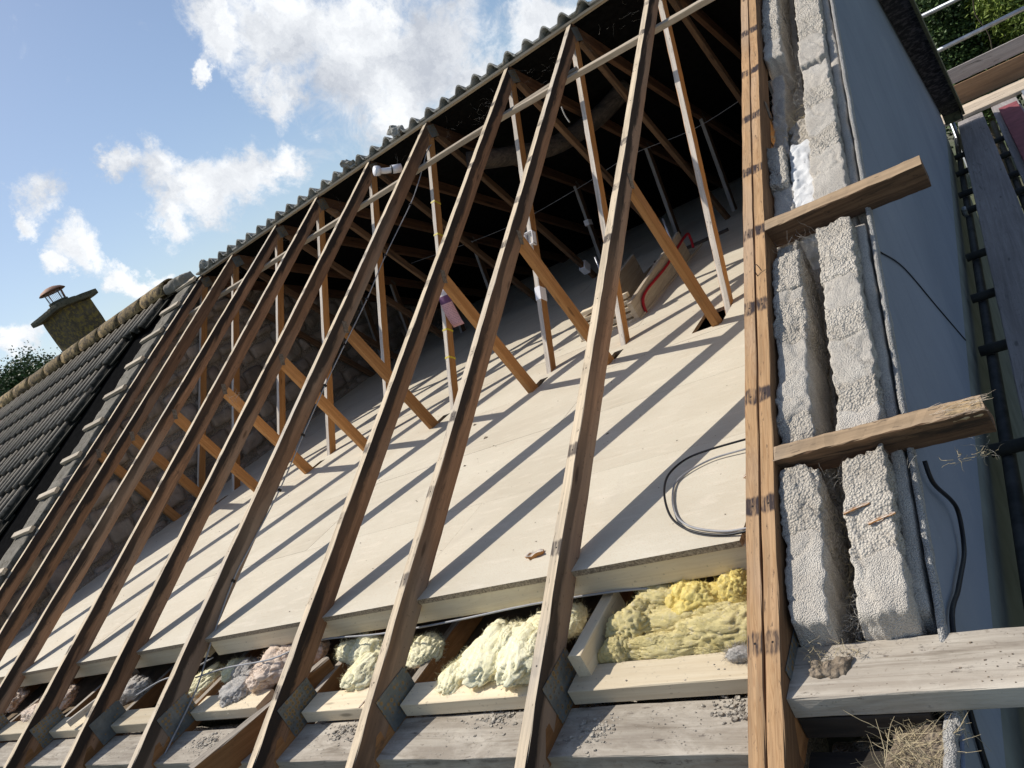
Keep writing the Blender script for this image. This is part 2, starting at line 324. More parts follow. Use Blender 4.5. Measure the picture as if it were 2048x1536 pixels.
# ------------------------------------------------------------------ object helpers
def link(o, parent=None):
    COL.objects.link(o)
    if parent: o.parent = parent
    return o
def mesh(name, v, f, mat, parent=None, smooth=False, mw=None):
    me = bpy.data.meshes.new(name); me.from_pydata([tuple(p) for p in v], [], f); me.update()
    if mat: me.materials.append(mat)
    if smooth:
        for p in me.polygons: p.use_smooth = True
    o = bpy.data.objects.new(name, me)
    if mw is not None: o.matrix_local = mw
    return link(o, parent)
def empty(name, loc=(0, 0, 0), rz=0, parent=None):
    o = bpy.data.objects.new(name, None); o.location = loc; o.rotation_euler = (0, 0, rz); o.empty_display_size = .1
    return link(o, parent)
def tag(o, label, cat, group=None):
    o['label'] = label; o['category'] = cat
    if group: o['group'] = group
    return o
def struct(o): o['kind'] = 'structure'; return o
def stuff(o): o['kind'] = 'stuff'; return o

def beam_mesh(name, L, w, d, mat, seg=.07, jit=.0008, bev=.0022, bow=0.0, rough_end=0, rng=None, wob=0.0):
    """timber along local x (centred), thickness w in y, depth d in z"""
    r = rng or random.Random(int(L * 1000) + int(w * 9999))
    n = max(2, int(L / seg)); v = []; f = []
    prof = [(-w/2, -d/2 + bev), (-w/2, d/2 - bev), (-w/2 + bev, d/2), (w/2 - bev, d/2), (w/2, d/2 - bev), (w/2, -d/2 + bev), (w/2 - bev, -d/2), (-w/2 + bev, -d/2)]
    ph = r.uniform(0, 50)
    for i in range(n + 1):
        x = -L/2 + L * i / n
        by = bow * (1 - (2 * i / n - 1) ** 2) + wob * noise.noise(Vector((x * 1.3 + ph, 2, 0)))
        bz = wob * noise.noise(Vector((x * 1.3 + ph, 9, 0)))
        for (a, b) in prof:
            xe = x
            if rough_end and (i == 0 or i == n): xe = x + (r.uniform(-1, 1) * rough_end)
            v.append((xe, a + by + r.uniform(-jit, jit), b + bz + r.uniform(-jit, jit)))
    for i in range(n):
        for k in range(8):
            a = i * 8 + k; b = i * 8 + (k + 1) % 8; f.append((a, b, b + 8, a + 8))
    f.append(tuple(range(8))); f.append(tuple(n * 8 + k for k in reversed(range(8))))
    me = bpy.data.meshes.new(name); me.from_pydata(v, [], f); me.materials.append(mat); me.update(); return me
def frame(p0, p1, up):
    p0 = Vector(p0); p1 = Vector(p1); x = (p1 - p0).normalized(); up = Vector(up)
    z = (up - x * up.dot(x)).normalized(); y = z.cross(x)
    c = (p0 + p1) / 2
    return Matrix(((x.x, y.x, z.x, c.x), (x.y, y.y, z.y, c.y), (x.z, y.z, z.z, c.z), (0, 0, 0, 1))), (p1 - p0).length
def beam(name, p0, p1, w, d, mat, parent=None, up=(0, 0, 1), **k):
    mw, L = frame(p0, p1, up); me = beam_mesh(name, L, w, d, mat, **k)
    o = bpy.data.objects.new(name, me); o.matrix_local = mw; return link(o, parent)
def tube(name, pts, r, mat, parent=None, sides=8, sub=6, closed_ends=True):
    P = [Vector(p) for p in pts]
    if len(P) > 2 and sub > 1:
        Q = []
        for i in range(len(P) - 1):
            a = P[max(0, i - 1)]; b = P[i]; c = P[i + 1]; d = P[min(len(P) - 1, i + 2)]
            for s in range(sub):
                t = s / sub; Q.append(.5 * ((2 * b) + (c - a) * t + (2 * a - 5 * b + 4 * c - d) * t * t + (3 * b - a - 3 * c + d) * t ** 3))
        Q.append(P[-1]); P = Q
    v = []; f = []; n = Vector((0, 0, 1))
    for i, p in enumerate(P):
        t = (P[min(i + 1, len(P) - 1)] - P[max(i - 1, 0)]).normalized()
        n = (n - t * n.dot(t)); n = n.normalized() if n.length > 1e-4 else t.orthogonal().normalized(); b = t.cross(n)
        for k in range(sides):
            a = 2 * math.pi * k / sides; v.append(p + n * (r * math.cos(a)) + b * (r * math.sin(a)))
    for i in range(len(P) - 1):
        for k in range(sides):
            a = i * sides + k; b = i * sides + (k + 1) % sides; f.append((a, b, b + sides, a + sides))
    f.append(tuple(reversed(range(sides)))); f.append(tuple((len(P) - 1) * sides + k for k in range(sides)))
    return mesh(name, v, f, mat, parent, True)
def rockbox(lo, hi, step, amp, freq, r=.01, shear=0.0, seed=0.0, amp2=0.0, freq2=8, ry=None):
    """rounded box on a surface lattice, pushed about by noise; shear makes it follow the roof slope"""
    lo = Vector(lo); hi = Vector(hi); N = [max(2, int(round((hi[i] - lo[i]) / step))) for i in range(3)]
    idx = {}; v = []; f = []
    def P(i, j, k):
        key = (i, j, k)
        if key in idx: return idx[key]
        p = Vector([lo[a] + (hi[a] - lo[a]) * key[a] / N[a] for a in range(3)])
        rr = (r, r if ry is None else ry, r); q = Vector([min(max(p[a], lo[a] + rr[a]), hi[a] - rr[a]) for a in range(3)])
        d = p - q
        if d.length > 1e-9: p = q + d.normalized() * r
        s = Vector((seed, seed * 1.7, seed * .3))
        nv = noise.noise_vector(p * freq + s); p2 = p + nv * amp
        if amp2: p2 += noise.noise_vector(p * freq2 + s) * amp2
        p2.z += p2.y * shear
        idx[key] = len(v); v.append(p2); return idx[key]
    for a in range(3):
        b, c = (a + 1) % 3, (a + 2) % 3
        for side in (0, N[a]):
            for i in range(N[b]):
                for j in range(N[c]):
                    q = []
                    for di, dj in ((0, 0), (1, 0), (1, 1), (0, 1)):
                        key = [0, 0, 0]; key[a] = side; key[b] = i + di; key[c] = j + dj; q.append(P(*key))
                    f.append(tuple(q if side else reversed(q)))
    return v, f
def rock(name, lo, hi, step, amp, freq, mat, parent=None, smooth=True, **k):
    v, f = rockbox(lo, hi, step, amp, freq, **k); return mesh(name, v, f, mat, parent, smooth)
def box(name, lo, hi, mat, parent=None):
    v = [(x, y, z) for z in (lo[2], hi[2]) for y in (lo[1], hi[1]) for x in (lo[0], hi[0])]
    f = [(0, 2, 3, 1), (4, 5, 7, 6), (0, 1, 5, 4), (2, 6, 7, 3), (0, 4, 6, 2), (1, 3, 7, 5)]
    return mesh(name, v, f, mat, parent)
def strands(name, gen, n, r, mat, parent=None, pts=6):
    """many thin curved fibres: gen() gives (start, direction, length, wander)"""
    v = []; f = []
    for _ in range(n):
        p, d, L, w = gen(); p = Vector(p); d = Vector(d).normalized(); s = L / pts; rr = r * ru(.6, 1.3)
        side = d.orthogonal().normalized(); base = len(v)
        for i in range(pts + 1):
            b = d.cross(side).normalized(); k = rr * (1 - .6 * i / pts)
            v += [p + side * k, p - side * k * .5 + b * k * .87, p - side * k * .5 - b * k * .87]
            d = (d + Vector((ru(-w, w), ru(-w, w), ru(-w, w)))).normalized(); p = p + d * s
            side = (side - d * side.dot(d)).normalized()
        for i in range(pts):
            for k in range(3):
                a = base + i * 3 + k; b2 = base + i * 3 + (k + 1) % 3; f.append((a, b2, b2 + 3, a + 3))
    return mesh(name, v, f, mat, parent)
def copy_tree(o, parent=None):
    c = o.copy(); COL.objects.link(c); c.parent = parent
    for ch in o.children: copy_tree(ch, c)
    return c

# ------------------------------------------------------------------ ground
gv = []; gf = []
for i in range(41):
    for j in range(41):
        gv.append(((i - 20) ** 3 * .06, (j - 20) ** 3 * .06, ZG + (.04 * noise.noise(Vector((i * .7, j * .7, 0))))))
for i in range(40):
    for j in range(40): a = i * 41 + j; gf.append((a, a + 41, a + 42, a + 1))
struct(mesh('ground', gv, gf, M_GROUND))

# ------------------------------------------------------------------ roof trusses
HD = 3.88                        # half span
D = .088; W_ = .035
def yz(y, off=0): return y * T - off / CO
def make_truss():
    root = empty('roof_truss')
    for s in (1, -1):            # s=1: near slope (negative y)
        pr = 'rafter'
        tail = 4.32
        n = Vector((0, -SI * s, CO)); a = Vector((0, -tail * s, -tail * T)) - n * (D / 2); b = Vector((0, -.004 * s, -.002)) - n * (D / 2)
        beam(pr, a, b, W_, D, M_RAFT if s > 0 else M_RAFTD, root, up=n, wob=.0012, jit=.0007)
    beam('bottom_chord', (0, -HD, ZC), (0, HD, ZC), W_, .07, M_CHORD, root)
    for s in (1, -1):
        nd = Vector((0, -HD * .3717 * s, ZC + .02))
        ap = Vector((0, -.045 * s, -.105)); dv = (ap - nd)
        up = Vector((0, -dv.z * s, dv.y * s))
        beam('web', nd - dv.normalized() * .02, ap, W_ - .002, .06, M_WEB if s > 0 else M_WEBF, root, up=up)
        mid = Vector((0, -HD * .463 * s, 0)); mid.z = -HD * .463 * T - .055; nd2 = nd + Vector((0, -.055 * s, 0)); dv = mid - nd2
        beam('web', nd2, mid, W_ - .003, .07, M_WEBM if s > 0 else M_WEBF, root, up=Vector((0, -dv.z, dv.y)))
        for side in (1, -1):
            xs = side * (W_ / 2 + .0022)
            def plate(y, z, a, b, m, ang):
                w = beam_mesh('nail_plate', a, .0016, b, m, seg=.1, jit=0, bev=.0004)
                o = bpy.data.objects.new('nail_plate', w); o.matrix_local = Matrix.Translation((xs, y, z)) @ Matrix.Rotation(math.pi / 2, 4, 'Z') @ Matrix.Rotation(ang, 4, 'Y'); link(o, root)
            plate(-3.70 * s, -1.897, .150, .112, M_PLATE, 0)
            plate(-HD * .463 * s, -HD * .463 * T - .074, .07, .032, M_PLATES, -1.15 * s)
    for side in (1, -1):
        w = beam_mesh('nail_plate', .10, .0016, .09, M_PLATES, seg=.1, jit=0, bev=.0004); w.materials[0] = M_PLATE
        o = bpy.data.objects.new('nail_plate', w); o.matrix_local = Matrix.Translation((side * (W_ / 2 + .0022), 0, -.075)) @ Matrix.Rotation(math.pi / 2, 4, 'Z'); link(o, root)
    return root
# x at the ridge and x at y=-3.8 for each truss (they lean a little)
TX = [(.0007, -.0007), (-.5633, -.581), (-1.1646, -1.196), (-1.6795, -1.679), (-2.4476, -2.459), (-3.067, -3.034), (-3.712, -3.651), (-4.272, -4.338), (-4.94, -4.888), (-5.46, -5.455)]
LAB = ['left ply of the doubled rafter beside the block gable wall', 'stained brown roof truss nearest the doubled gable rafter, widest of the single trusses',
       'brown roof truss just right of the one with the white plastic sleeve', 'brown roof truss with a white plastic sleeve and open white box on its web',
       'brown roof truss hung with a pink leaflet and yellow tape, cable clipped along its rafter', 'brown roof truss just left of the one carrying the clipped cable',
       'brown roof truss fifth from the stone party wall, cobweb strands on its rafter', 'brown roof truss third from the stone party wall', 'brown roof truss second from the stone party wall, its edge bleached white', 'roof truss standing hard against the stone party wall']
TR = make_truss(); trusses = []
for i, (a, b) in enumerate(TX):
    o = TR if i == 0 else copy_tree(TR)
    o.location = (a, 0, 0)
    tag(o, LAB[i], 'roof truss', 'roof trusses bared on the stripped slope'); trusses.append(o)
for i, o in enumerate(trusses):
    a, b = TX[i]; o.rotation_euler.z = math.atan2(b - a, 3.8)      # point (0,-3.8) must land on x = b
o = copy_tree(TR); o.location = (.0378, 0, 0); o.rotation_euler.z = 0
tag(o, 'right ply of the doubled rafter, the one the short noggins are nailed to', 'roof truss', 'roof trusses bared on the stripped slope')
for ch in TR.children[:]:
    if ch.name.startswith('rafter'): ch.data = ch.data.copy(); ch.data.materials[0] = M_RAFT0
for ch in o.children:
    if ch.name.startswith('rafter'): ch.data = ch.data.copy(); ch.data.materials[0] = M_RAFT0
def rx(i, y):
    a, b = TX[i]; return a + (b - a) * (-y / 3.8)

# long binder under the rafters near the ridge
def binder(x0, x1, y0, y1, lab):
    n = Vector((0, -SI, CO)); off = .0755 + .026
    p = [Vector((x, y, yz(y, 0))) - n * off for x, y in ((x0, y0), (x1, y1))]
    o = beam('binder', p[0], p[1], .045, .032, M_BATT, None, up=Vector((0, -.35, 1)), wob=.004); return tag(o, lab, 'timber', 'binders tying the trusses below the ridge')
binder(-1.78, .05, -.415, -.60, 'pale binder batten crossing the trusses nearest the gable, below the ridge')
binder(-5.5, -1.1, -.385, -.425, 'long pale binder batten running from the party wall under the ridge')

# ------------------------------------------------------------------ loft floor
fl = empty('loft_floor', (-2.7, 0, ZF)); tag(fl, 'cream chipboard loft floor crossed by rafter shadows', 'floor')
HOLES = [(-.70, -.545, -1.575, -1.30), (-1.635, -1.215, -.90, .62)]
for i in range(2, 10):
    x = rx(i, -1.44); HOLES.append((x - .03, x + .03, -1.53, -1.40))
def board(x0, x1, y0, y1):
    g = .0006; xs = {x0 + g, x1 - g}; ys = {y0 + g, y1 - g}
    for h in HOLES:
        for a in h[:2]:
            if x0 + g < a < x1 - g and h[3] > y0 and h[2] < y1: xs.add(a)
        for a in h[2:]:
            if y0 + g < a < y1 - g and h[1] > x0 and h[0] < x1: ys.add(a)
    xs = sorted(xs); ys = sorted(ys); solid = set()
    for i in range(len(xs) - 1):
        for j in range(len(ys) - 1):
            cx = (xs[i] + xs[i+1]) / 2; cy = (ys[j] + ys[j+1]) / 2
            if not any(h[0] < cx < h[1] and h[2] < cy < h[3] for h in HOLES): solid.add((i, j))
    v = []; f = []; id_ = {}
    dz = ru(-.0006, .0006)
    def V_(i, j, k):
        if (i, j, k) not in id_: id_[(i, j, k)] = len(v); v.append((xs[i] + 2.7, ys[j], dz - (.018 if k else 0)))
        return id_[(i, j, k)]
    for (i, j) in solid:
        f.append((V_(i, j, 0), V_(i+1, j, 0), V_(i+1, j+1, 0), V_(i, j+1, 0))); f.append((V_(i, j, 1), V_(i, j+1, 1), V_(i+1, j+1, 1), V_(i+1, j, 1)))
        for (di, dj, a, b) in ((-1, 0, (i, j+1), (i, j)), (1, 0, (i+1, j), (i+1, j+1)), (0, -1, (i, j), (i+1, j)), (0, 1, (i+1, j+1), (i, j+1))):
            if (i + di, j + dj) not in solid: f.append((V_(*a, 0), V_(*a, 1), V_(*b, 1), V_(*b, 0)))
    if f: mesh('floor_board', v, f, M_CHIP, fl)
ys_ = [-3.447]; 
while ys_[-1] < 3.3: ys_.append(ys_[-1] + .6)
for j in range(len(ys_) - 1):
    xe = -.062 if j == 0 else .02; x = xe; first = (j % 2) * 1.2 + 1.2
    while x > -5.53:
        w = first if first else 2.4; first = 0; x2 = max(-5.53, x - w); board(x2, x, ys_[j], ys_[j+1]); x = x2
# raised joists the boards are screwed to
for k, (a, b, lab) in enumerate([(-5.5, -2.50, 'left length of pale joist under the front edge of the chipboard'), (-2.43, -.03, 'right length of pale joist under the front edge of the chipboard')]):
    tag(beam('edge_joist', (a, -3.418, ZF - .018 - .0375), (b, -3.418, ZF - .018 - .0375), .045, .073, M_PALE), lab, 'joist', 'pale joists edging the loft floor')
tag(box('ceiling_lining', (-5.5, -3.62, ZC - .056), (.04, 3.6, ZC - .042), M_CEIL), 'brown back of the ceiling board seen in the gaps below the loft floor', 'ceiling')

# pale packers between the truss heels, grey wall plate
pk = ['rightmost pale packer, beside the doubled gable rafter', 'pale packer second from the doubled gable rafter', 'pale packer third from the doubled gable rafter, a splinter lying on it', 'pale packer fourth from the doubled gable rafter', 'pale packer fifth from the gable', 'pale packer sixth from the gable', 'pale packer seventh from the gable', 'pale packer eighth from the gable', 'pale packer next to the party wall']
for i in range(9):
    if i == 3: continue
    a = rx(i + 1, -3.7) + .032; b = rx(i, -3.7) - .019
    y = -3.672 + ru(-.006, .006); zt = -1.905 + ru(-.003, .003)
    tag(beam('packer', (a, y, zt - .022), (b, y, zt - .022), .092, .044, M_PALE), pk[i], 'timber', 'pale packers between the truss heels')
tag(beam('packer', (rx(4, -3.7) + .03, -3.62, -1.935), (rx(3, -3.7) - .3, -3.62, -1.935), .092, .044, M_PALE), 'pale packer lying lower behind the decayed timber stub', 'timber', 'pale packers between the truss heels')
tag(beam('wall_plate', (-5.55, -3.795, -1.988), (-.02, -3.795, -1.988), .156, .064, M_GREY, jit=.0016), 'grey dusty wall plate along the eaves under the rafters', 'timber')
ew = empty('eaves_wall', (-2.7, -3.84, ZG)); tag(ew, 'rough block eaves wall under the grey wall plate', 'wall')
v, f = rockbox((-5.6, -3.91, -2.20), (.0, -3.62, -2.022), .035, .006, 20, r=.01, amp2=.01); o = mesh('block_course', v, f, M_BLOCK, None, True); o.parent = ew; o.location = (2.7, 3.84, -ZG)
o = box('wall_body', (-2.9, -.05, 0), (2.7, .17, -2.195 - ZG), M_MORT, ew)
# stubs at the eaves
tag(beam('decayed_stub', (-1.70, -3.50, -1.915), (-1.93, -3.98, -1.915), .042, .10, M_CHORD, jit=.003, rough_end=.012), 'decayed grey timber stub lying between two truss heels', 'timber')
tag(beam('joist_stub', (-.505, -3.40, -1.885), (-.515, -3.665, -1.885), .04, .09, M_PALE), 'short pale joist stub beside the first truss chord', 'timber')
tag(beam('side_lath', (-3.23, -3.40, -1.86), (-3.36, -3.72, -1.87), .018, .03, M_GREY, jit=.001), 'thin grey lath leaning in the eaves gap by the beige wool', 'timber')

# ------------------------------------------------------------------ loft hatch and folded ladder
lh = empty('loft_ladder', (-1.4, -.3, ZF)); tag(lh, 'folded pine loft ladder with red handrail in the floor hatch', 'ladder')
def lb(name, a, b, w, d, m, up=(0, 0, 1)):
    off = Vector(lh.location); return beam(name, Vector(a) - off, Vector(b) - off, w, d, m, lh, up=up)
for k in range(7):
    lb('tread', (-1.60, -.83 + k * .006, ZF - .085 + k * .038), (-1.27, -.83 + k * .006, ZF - .085 + k * .038), .05, .026, M_PALE)
for x, zz in ((-1.235, .015), (-1.615, .0)):
    lb('stringer', (x, -.90, ZF + zz), (x, .33, ZF + .09 + zz), .028, .20, M_BATT)
off = Vector(lh.location)
tube('handrail', [Vector(p) - off for p in ((-1.212, -.80, ZF - .01), (-1.208, -.72, ZF + .09), (-1.208, -.2, ZF + .105), (-1.208, .38, ZF + .15), (-1.21, .45, ZF + .11), (-1.21, .42, ZF + .04))], .0095, M_RED, lh)
for x, y in ((-1.20, .02), (-1.60, -.35)):
    tube('spring_arm', [Vector(p) - off for p in ((x, y, ZF + .05), (x - .01, y + .10, ZF + .36))], .009, M_ROD, lh, sub=1)
    tube('spring_sleeve', [Vector(p) - off for p in ((x, y - .02, ZF + .0), (x - .004, y + .035, ZF + .15))], .013, M_BLK, lh, sub=1)
hc = empty('hatch_lining', (-1.425, -.1, ZF)); tag(hc, 'thin timber lining around the loft hatch opening', 'hatch')
hx0, hx1, hy0, hy1 = -1.635, -1.215, -.90, .62
for a, b in (((hx0, hy0), (hx1, hy0)), ((hx0, hy1), (hx1, hy1)), ((hx0, hy0), (hx0, hy1)), ((hx1, hy0), (hx1, hy1))):
    A = Vector((a[0] + 1.425, a[1] + .1, -.07)); B = Vector((b[0] + 1.425, b[1] + .1, -.07)); beam('lining_board', A, B, .012, .16, M_BATT, hc)
tag(beam('floor_lath', (-1.62, .66, ZF + .012), (-1.02, .72, ZF + .012), .03, .022, M_DARKW), 'dark lath lying behind the loft hatch', 'timber')

# ------------------------------------------------------------------ gable wall
gw = empty('gable_wall', (.2, 0, ZG)); tag(gw, 'cavity block gable wall with broken top and blue painted outer face', 'wall')
GO = Vector((.2, 0, ZG))
def slope_slab(name, x0, x1, y0, y1, off, mat, zb=None, step=None):
    v = []; f = []
    ys = [y0, y1] if (y0 >= 0 or y1 <= 0) else [y0, 0, y1]
    for x in (x0, x1):
        for y in ys:
            v.append(Vector((x, y, -abs(y) * T - off)) - GO); v.append(Vector((x, y, ZG if zb is None else zb)) - GO)
    n = len(ys); k = 2 * n
    for j in range(n - 1):
        a = 2 * j; f += [(a, a + 2, k + a + 2, k + a)[::-1], (a + 1, k + a + 1, k + a + 3, a + 3)[::-1], (a, a + 1, a + 3, a + 2)[::-1], (k + a, k + a + 2, k + a + 3, k + a + 1)[::-1]]
    f += [(0, k, k + 1, 1)[::-1], (2*n - 2, 2*n - 1, k + 2*n - 1, k + 2*n - 2)[::-1]]
    return mesh(name, v, f, mat, gw)
slope_slab('inner_leaf', .060, .150, -3.60, 3.9, .22, M_BLOCK)
slope_slab('outer_leaf', .190, .312, -3.60, 3.9, .22, M_BLOCK)
slope_slab('cavity_floor', .150, .190, -3.60, 3.9, .42, M_DUST)
# blue render coat proud of lower wall; its below-deck shade is painted green-grey
v = []; f = []; ny = 300
edge = []
for i in range(ny + 1):
    y = -3.86 + (3.95 + 3.86) * i / ny
    e = .085 + .012 * noise.noise(Vector((y * 9, 1, 0))) + .006 * noise.noise(Vector((y * 41, 4, 0))); edge.append((y, -abs(y) * T - e))
zl = -2.20
for (y, z) in edge:
    jj = .0015 * noise.noise(Vector((y * 60, 7, 0)))
    for x, zz in ((.336 + jj, z), (.3445, z + .004), (.3455 + .002 * noise.noise(Vector((y * 3, 0, 0))), min(z - .03, -.1)), (.346, min(z - .05, zl)), (.336, min(z - .05, zl))):
        v.append(Vector((x, y, zz)) - GO)
for i in range(ny):
    for k in range(4): a = i * 5 + k; f.append((a, a + 1, a + 6, a + 5))
    a = i * 5; f.append((a + 4, a, a + 5, a + 9))
mesh('render_coat', v, f, M_REND, gw)
mesh('shade_tinted_lower_wall', [Vector(p) - GO for p in ((.332, -3.86, ZG), (.332, 3.95, ZG), (.332, 3.95, -2.0), (.332, -3.86, -2.0), (.31, -3.86, ZG), (.31, 3.95, ZG), (.31, 3.95, -2.0), (.31, -3.86, -2.0))], [(0, 1, 2, 3), (4, 7, 6, 5), (0, 3, 7, 4), (1, 5, 6, 2), (3, 2, 6, 7), (0, 4, 5, 1)], M_LOWSHADE, gw)
v = []; f = []
for i, (y, z) in enumerate(edge):
    e2 = .004 * noise.noise(Vector((y * 70, 3, 1))); 
    for x, zz in ((.3335 + e2 * .4, z - .012), (.3345, z + .006 + e2), (.3405, z + .0075 + e2), (.3478, z + .002 + e2), (.3480 + abs(e2), z - .012)):
        v.append(Vector((x, y, zz)) - GO)
for i in range(ny):
    for k in range(4): a = i * 5 + k; f.append((a, a + 1, a + 6, a + 5))
mesh('render_edge', v, f, M_REDGE, gw, True)
ZS = {'b': (M_BLOCK, .0048, 85, .006), 'm': (M_MORT, .0020, 50, .006)}
def warp(p):
    e = .007 * noise.noise(Vector((p.y * 30, p.x * 6, 3))) + .005 * noise.noise(Vector((p.y * 75, p.z * 9, 5)))
    yy = p.y + .020 * noise.noise(Vector((p.x * 15, p.y * 3, 8))) + .009 * noise.noise(Vector((p.x * 60, p.y * 3, 1)))
    ck = abs(noise.noise(Vector((p.x * 9, p.y * 6 + p.x * 8, 21)))); dz = -.007 * max(0, 1 - ck / .035)
    st = .010 * round(2 * noise.noise(Vector((p.x * 8, p.y * 5, 33)))) * .5
    return Vector((p.x + e, yy, p.z + dz + st))
def pieces(x0, x1, segs, name_b, dep=.20, off=.030):
    for (ya, yb, k) in segs:
        m, amp, fr, a2 = ZS[k]; g = .0006; o2 = off + ru(-.003, .003)
        v, f = rockbox((x0 + ru(-.002, .002), ya + g, -dep), (x1 + ru(-.004, .003), yb - g, -o2), .0058, amp, fr, r=.0035, ry=.0008, seed=11.0, amp2=a2, freq2=11)
        v = [warp(p) for p in v]
        mesh(name_b if k == 'b' else 'mortar_bed', [Vector((p.x, p.y, p.z + p.y * T)) - GO for p in v], f, m, gw, True)
pieces(.060, .148, [(-3.675, -3.49, 'm'), (-3.49, -3.335, 'b')], 'block', off=.026)
pieces(.059, .143, [(-3.272, -3.185, 'b'), (-3.185, -2.945, 'm'), (-2.945, -2.80, 'b'), (-2.80, -2.76, 'm'), (-2.76, -2.63, 'b')], 'block', off=.032)
pieces(.060, .130, [(-2.62, -2.545, 'b')], 'block', off=.066)
pieces(.058, .128, [(-2.475, -2.26, 'm'), ], 'block', off=.072)
pieces(.056, .118, [(-2.26, -2.07, 'b')], 'block', off=.048)
pieces(.060, .115, [(-2.02, -1.54, 'm')], 'block', dep=.26, off=.115)
pieces(.060, .130, [(-1.51, -1.385, 'm'), (-1.385, -1.08, 'b'), (-1.07, -.75, 'b'), (-.75, -.4, 'm'), (-.4, 0, 'b')], 'block', off=.050)
pieces(.203, .303, [(-3.675, -3.56, 'm'), (-3.56, -3.33, 'b')], 'block', off=.026)
pieces(.201, .299, [(-3.28, -3.20, 'm'), (-3.20, -3.12, 'b'), (-3.12, -2.985, 'm'), (-2.985, -2.90, 'b'), (-2.90, -2.79, 'm'), (-2.79, -2.56, 'b')], 'block', off=.036)
pieces(.200, .301, [(-2.475, -2.21, 'm'), (-2.21, -2.11, 'b'), (-2.11, -1.95, 'm'), (-1.95, -1.84, 'b'), (-1.84, -1.71, 'm'), (-1.67, -1.485, 'm'), (-1.48, -1.12, 'b'), (-1.12, -.8, 'b'), (-.8, -.45, 'm'), (-.45, 0, 'b')], 'block', off=.050)
v, f = rockbox((.296, -3.64, -.26), (.326, -2.555, -.080), .012, .003, 30, r=.005, shear=T, amp2=.004); mesh('parging', [p - GO for p in v], f, M_MORT, gw, True)
v, f = rockbox((.298, -2.47, -.26), (.328, 0, -.086), .012, .003, 30, r=.005, shear=T, amp2=.006, seed=5); mesh('parging', [p - GO for p in v], f, M_MORT, gw, True)
v, f = rockbox((.121, -2.48, -.25), (.205, -2.06, -.072), .006, .008, 60, r=.02, shear=T, amp2=.010, freq2=22); tag(mesh('bead_insulation', v, f, M_BEAD, None, True), 'white bead insulation spilling from the wall cavity above the upper noggin', 'insulation')
v, f = rockbox((.118, -2.05, -.30), (.204, -1.88, -.11), .008, .009, 50, r=.02, shear=T, amp2=.014, freq2=22); tag(mesh('cavity_debris', v, f, M_DUST, None, True), 'grey debris plugging the wall cavity above the white beads', 'debris')
# far half of the gable wall top above the back slope is closed by the soffit; noggins of the gable ladder
def nog(y, x0, x1, w, d, m, lab, name='noggin', off=0.0, rough=0.0, dz=0.0):
    n = Vector((0, -SI, CO)); p = [Vector((x, y, yz(y, 0) + dz)) - n * (d / 2 + off) for x in (x0, x1)]
    o = beam(name, p[0], p[1], w, d, m, None, up=n, rough_end=rough, jit=.0012, seg=.02, wob=.002); return tag(o, lab, 'timber', 'noggins crossing the gable wall top')
nog(-2.515, .0545, .512, .047, .085, M_NOGG, 'upper noggin over the gable wall, sawn square at its free end')
nog(-3.305, .0545, .512, .042, .085, M_NOGG, 'lower noggin over the gable wall, splintered and rotten at its free end', rough=.012)
o = tag(beam('eaves_beam', (.056, -3.752, -1.892), (.80, -3.752, -1.892), .148, .046, M_GREY, jit=.0015, up=(0, 0, 1)), 'broad grey eaves timber running out past the gable wall', 'timber')
tag(beam('dark_rail', (.058, -3.800, -1.945), (.30, -3.800, -1.945), .05, .05, M_DARKW), 'dark short timber under the broad grey eaves timber', 'timber')
tag(beam('dark_rail', (.058, -3.868, -2.02), (.30, -3.868, -2.02), .06, .06, M_DARKW), 'lower dark timber in the shade beside the dirt heap', 'timber')
v, f = rockbox((.05, -4.05, -2.3), (.235, -3.70, -2.09), .012, .008, 30, r=.02, amp2=.02); mesh('block', [p - GO for p in v], f, M_BLOCK, gw, True)
v, f = rockbox((.215, -4.20, -2.2), (.315, -3.79, -1.955), .007, .010, 35, r=.02, amp2=.020, freq2=13); dirt = tag(mesh('dirt_heap', v, f, M_SOIL, None, True), 'heap of dirt and straw on the wall corner at the eaves', 'debris')
v, f = rockbox((.318, -4.3, -3.0), (.340, -3.775, -1.93), .012, .004, 40, r=.005, amp2=.006); mesh('corner_render', [p - GO for p in v], f, M_REDGE, gw, True)
v, f = rockbox((.340, -4.4, ZG), (.348, -3.78, -1.945), .05, .001, 10, r=.002); mesh('corner_render', [p - GO for p in v], f, M_REND, gw)
def gs(): return ((ru(.215, .315), ru(-4.1, -3.80), ru(-1.965, -1.935)), (ru(-1, 1), ru(-1, 1), ru(-.1, .5)), ru(.03, .09), .25)
o = strands('straw', gs, 420, .0008, M_STRAW); o.parent = dirt; stuff(o)

def straw(name, lo, hi, n, L, r, mat, lab, slope=True, wander=.5, dirs=None):
    def g():
        x = ru(lo[0], hi[0]); y = ru(lo[1], hi[1]); z = (y * T if slope else 0) + ru(lo[2], hi[2])
        return ((x, y, z), dirs() if dirs else (ru(-1, 1), ru(-1, 1), ru(-.6, .6)), ru(L * .4, L), wander)
    return tag(stuff(strands(name, g, n, r, mat)), lab, 'straw')
straw('nest_straw', (.06, -1.97, -.14), (.19, -1.80, -.10), 110, .10, .0007, M_STRAW, 'wispy straw in the cavity above the white beads')
straw('nest_straw', (.11, -1.80, -.15), (.19, -1.45, -.11), 120, .12, .0006, M_WEBS, 'fine hair and cobweb in the cavity near the top of the wall')
straw('cobweb', (.10, -2.60, -.10), (.20, -2.55, -.04), 70, .08, .0004, M_WEBS, 'cobweb and fluff under the upper noggin')
straw('cobweb', (.10, -3.37, -.10), (.34, -3.33, -.05), 60, .07, .0004, M_WEBS, 'cobweb under the lower noggin')
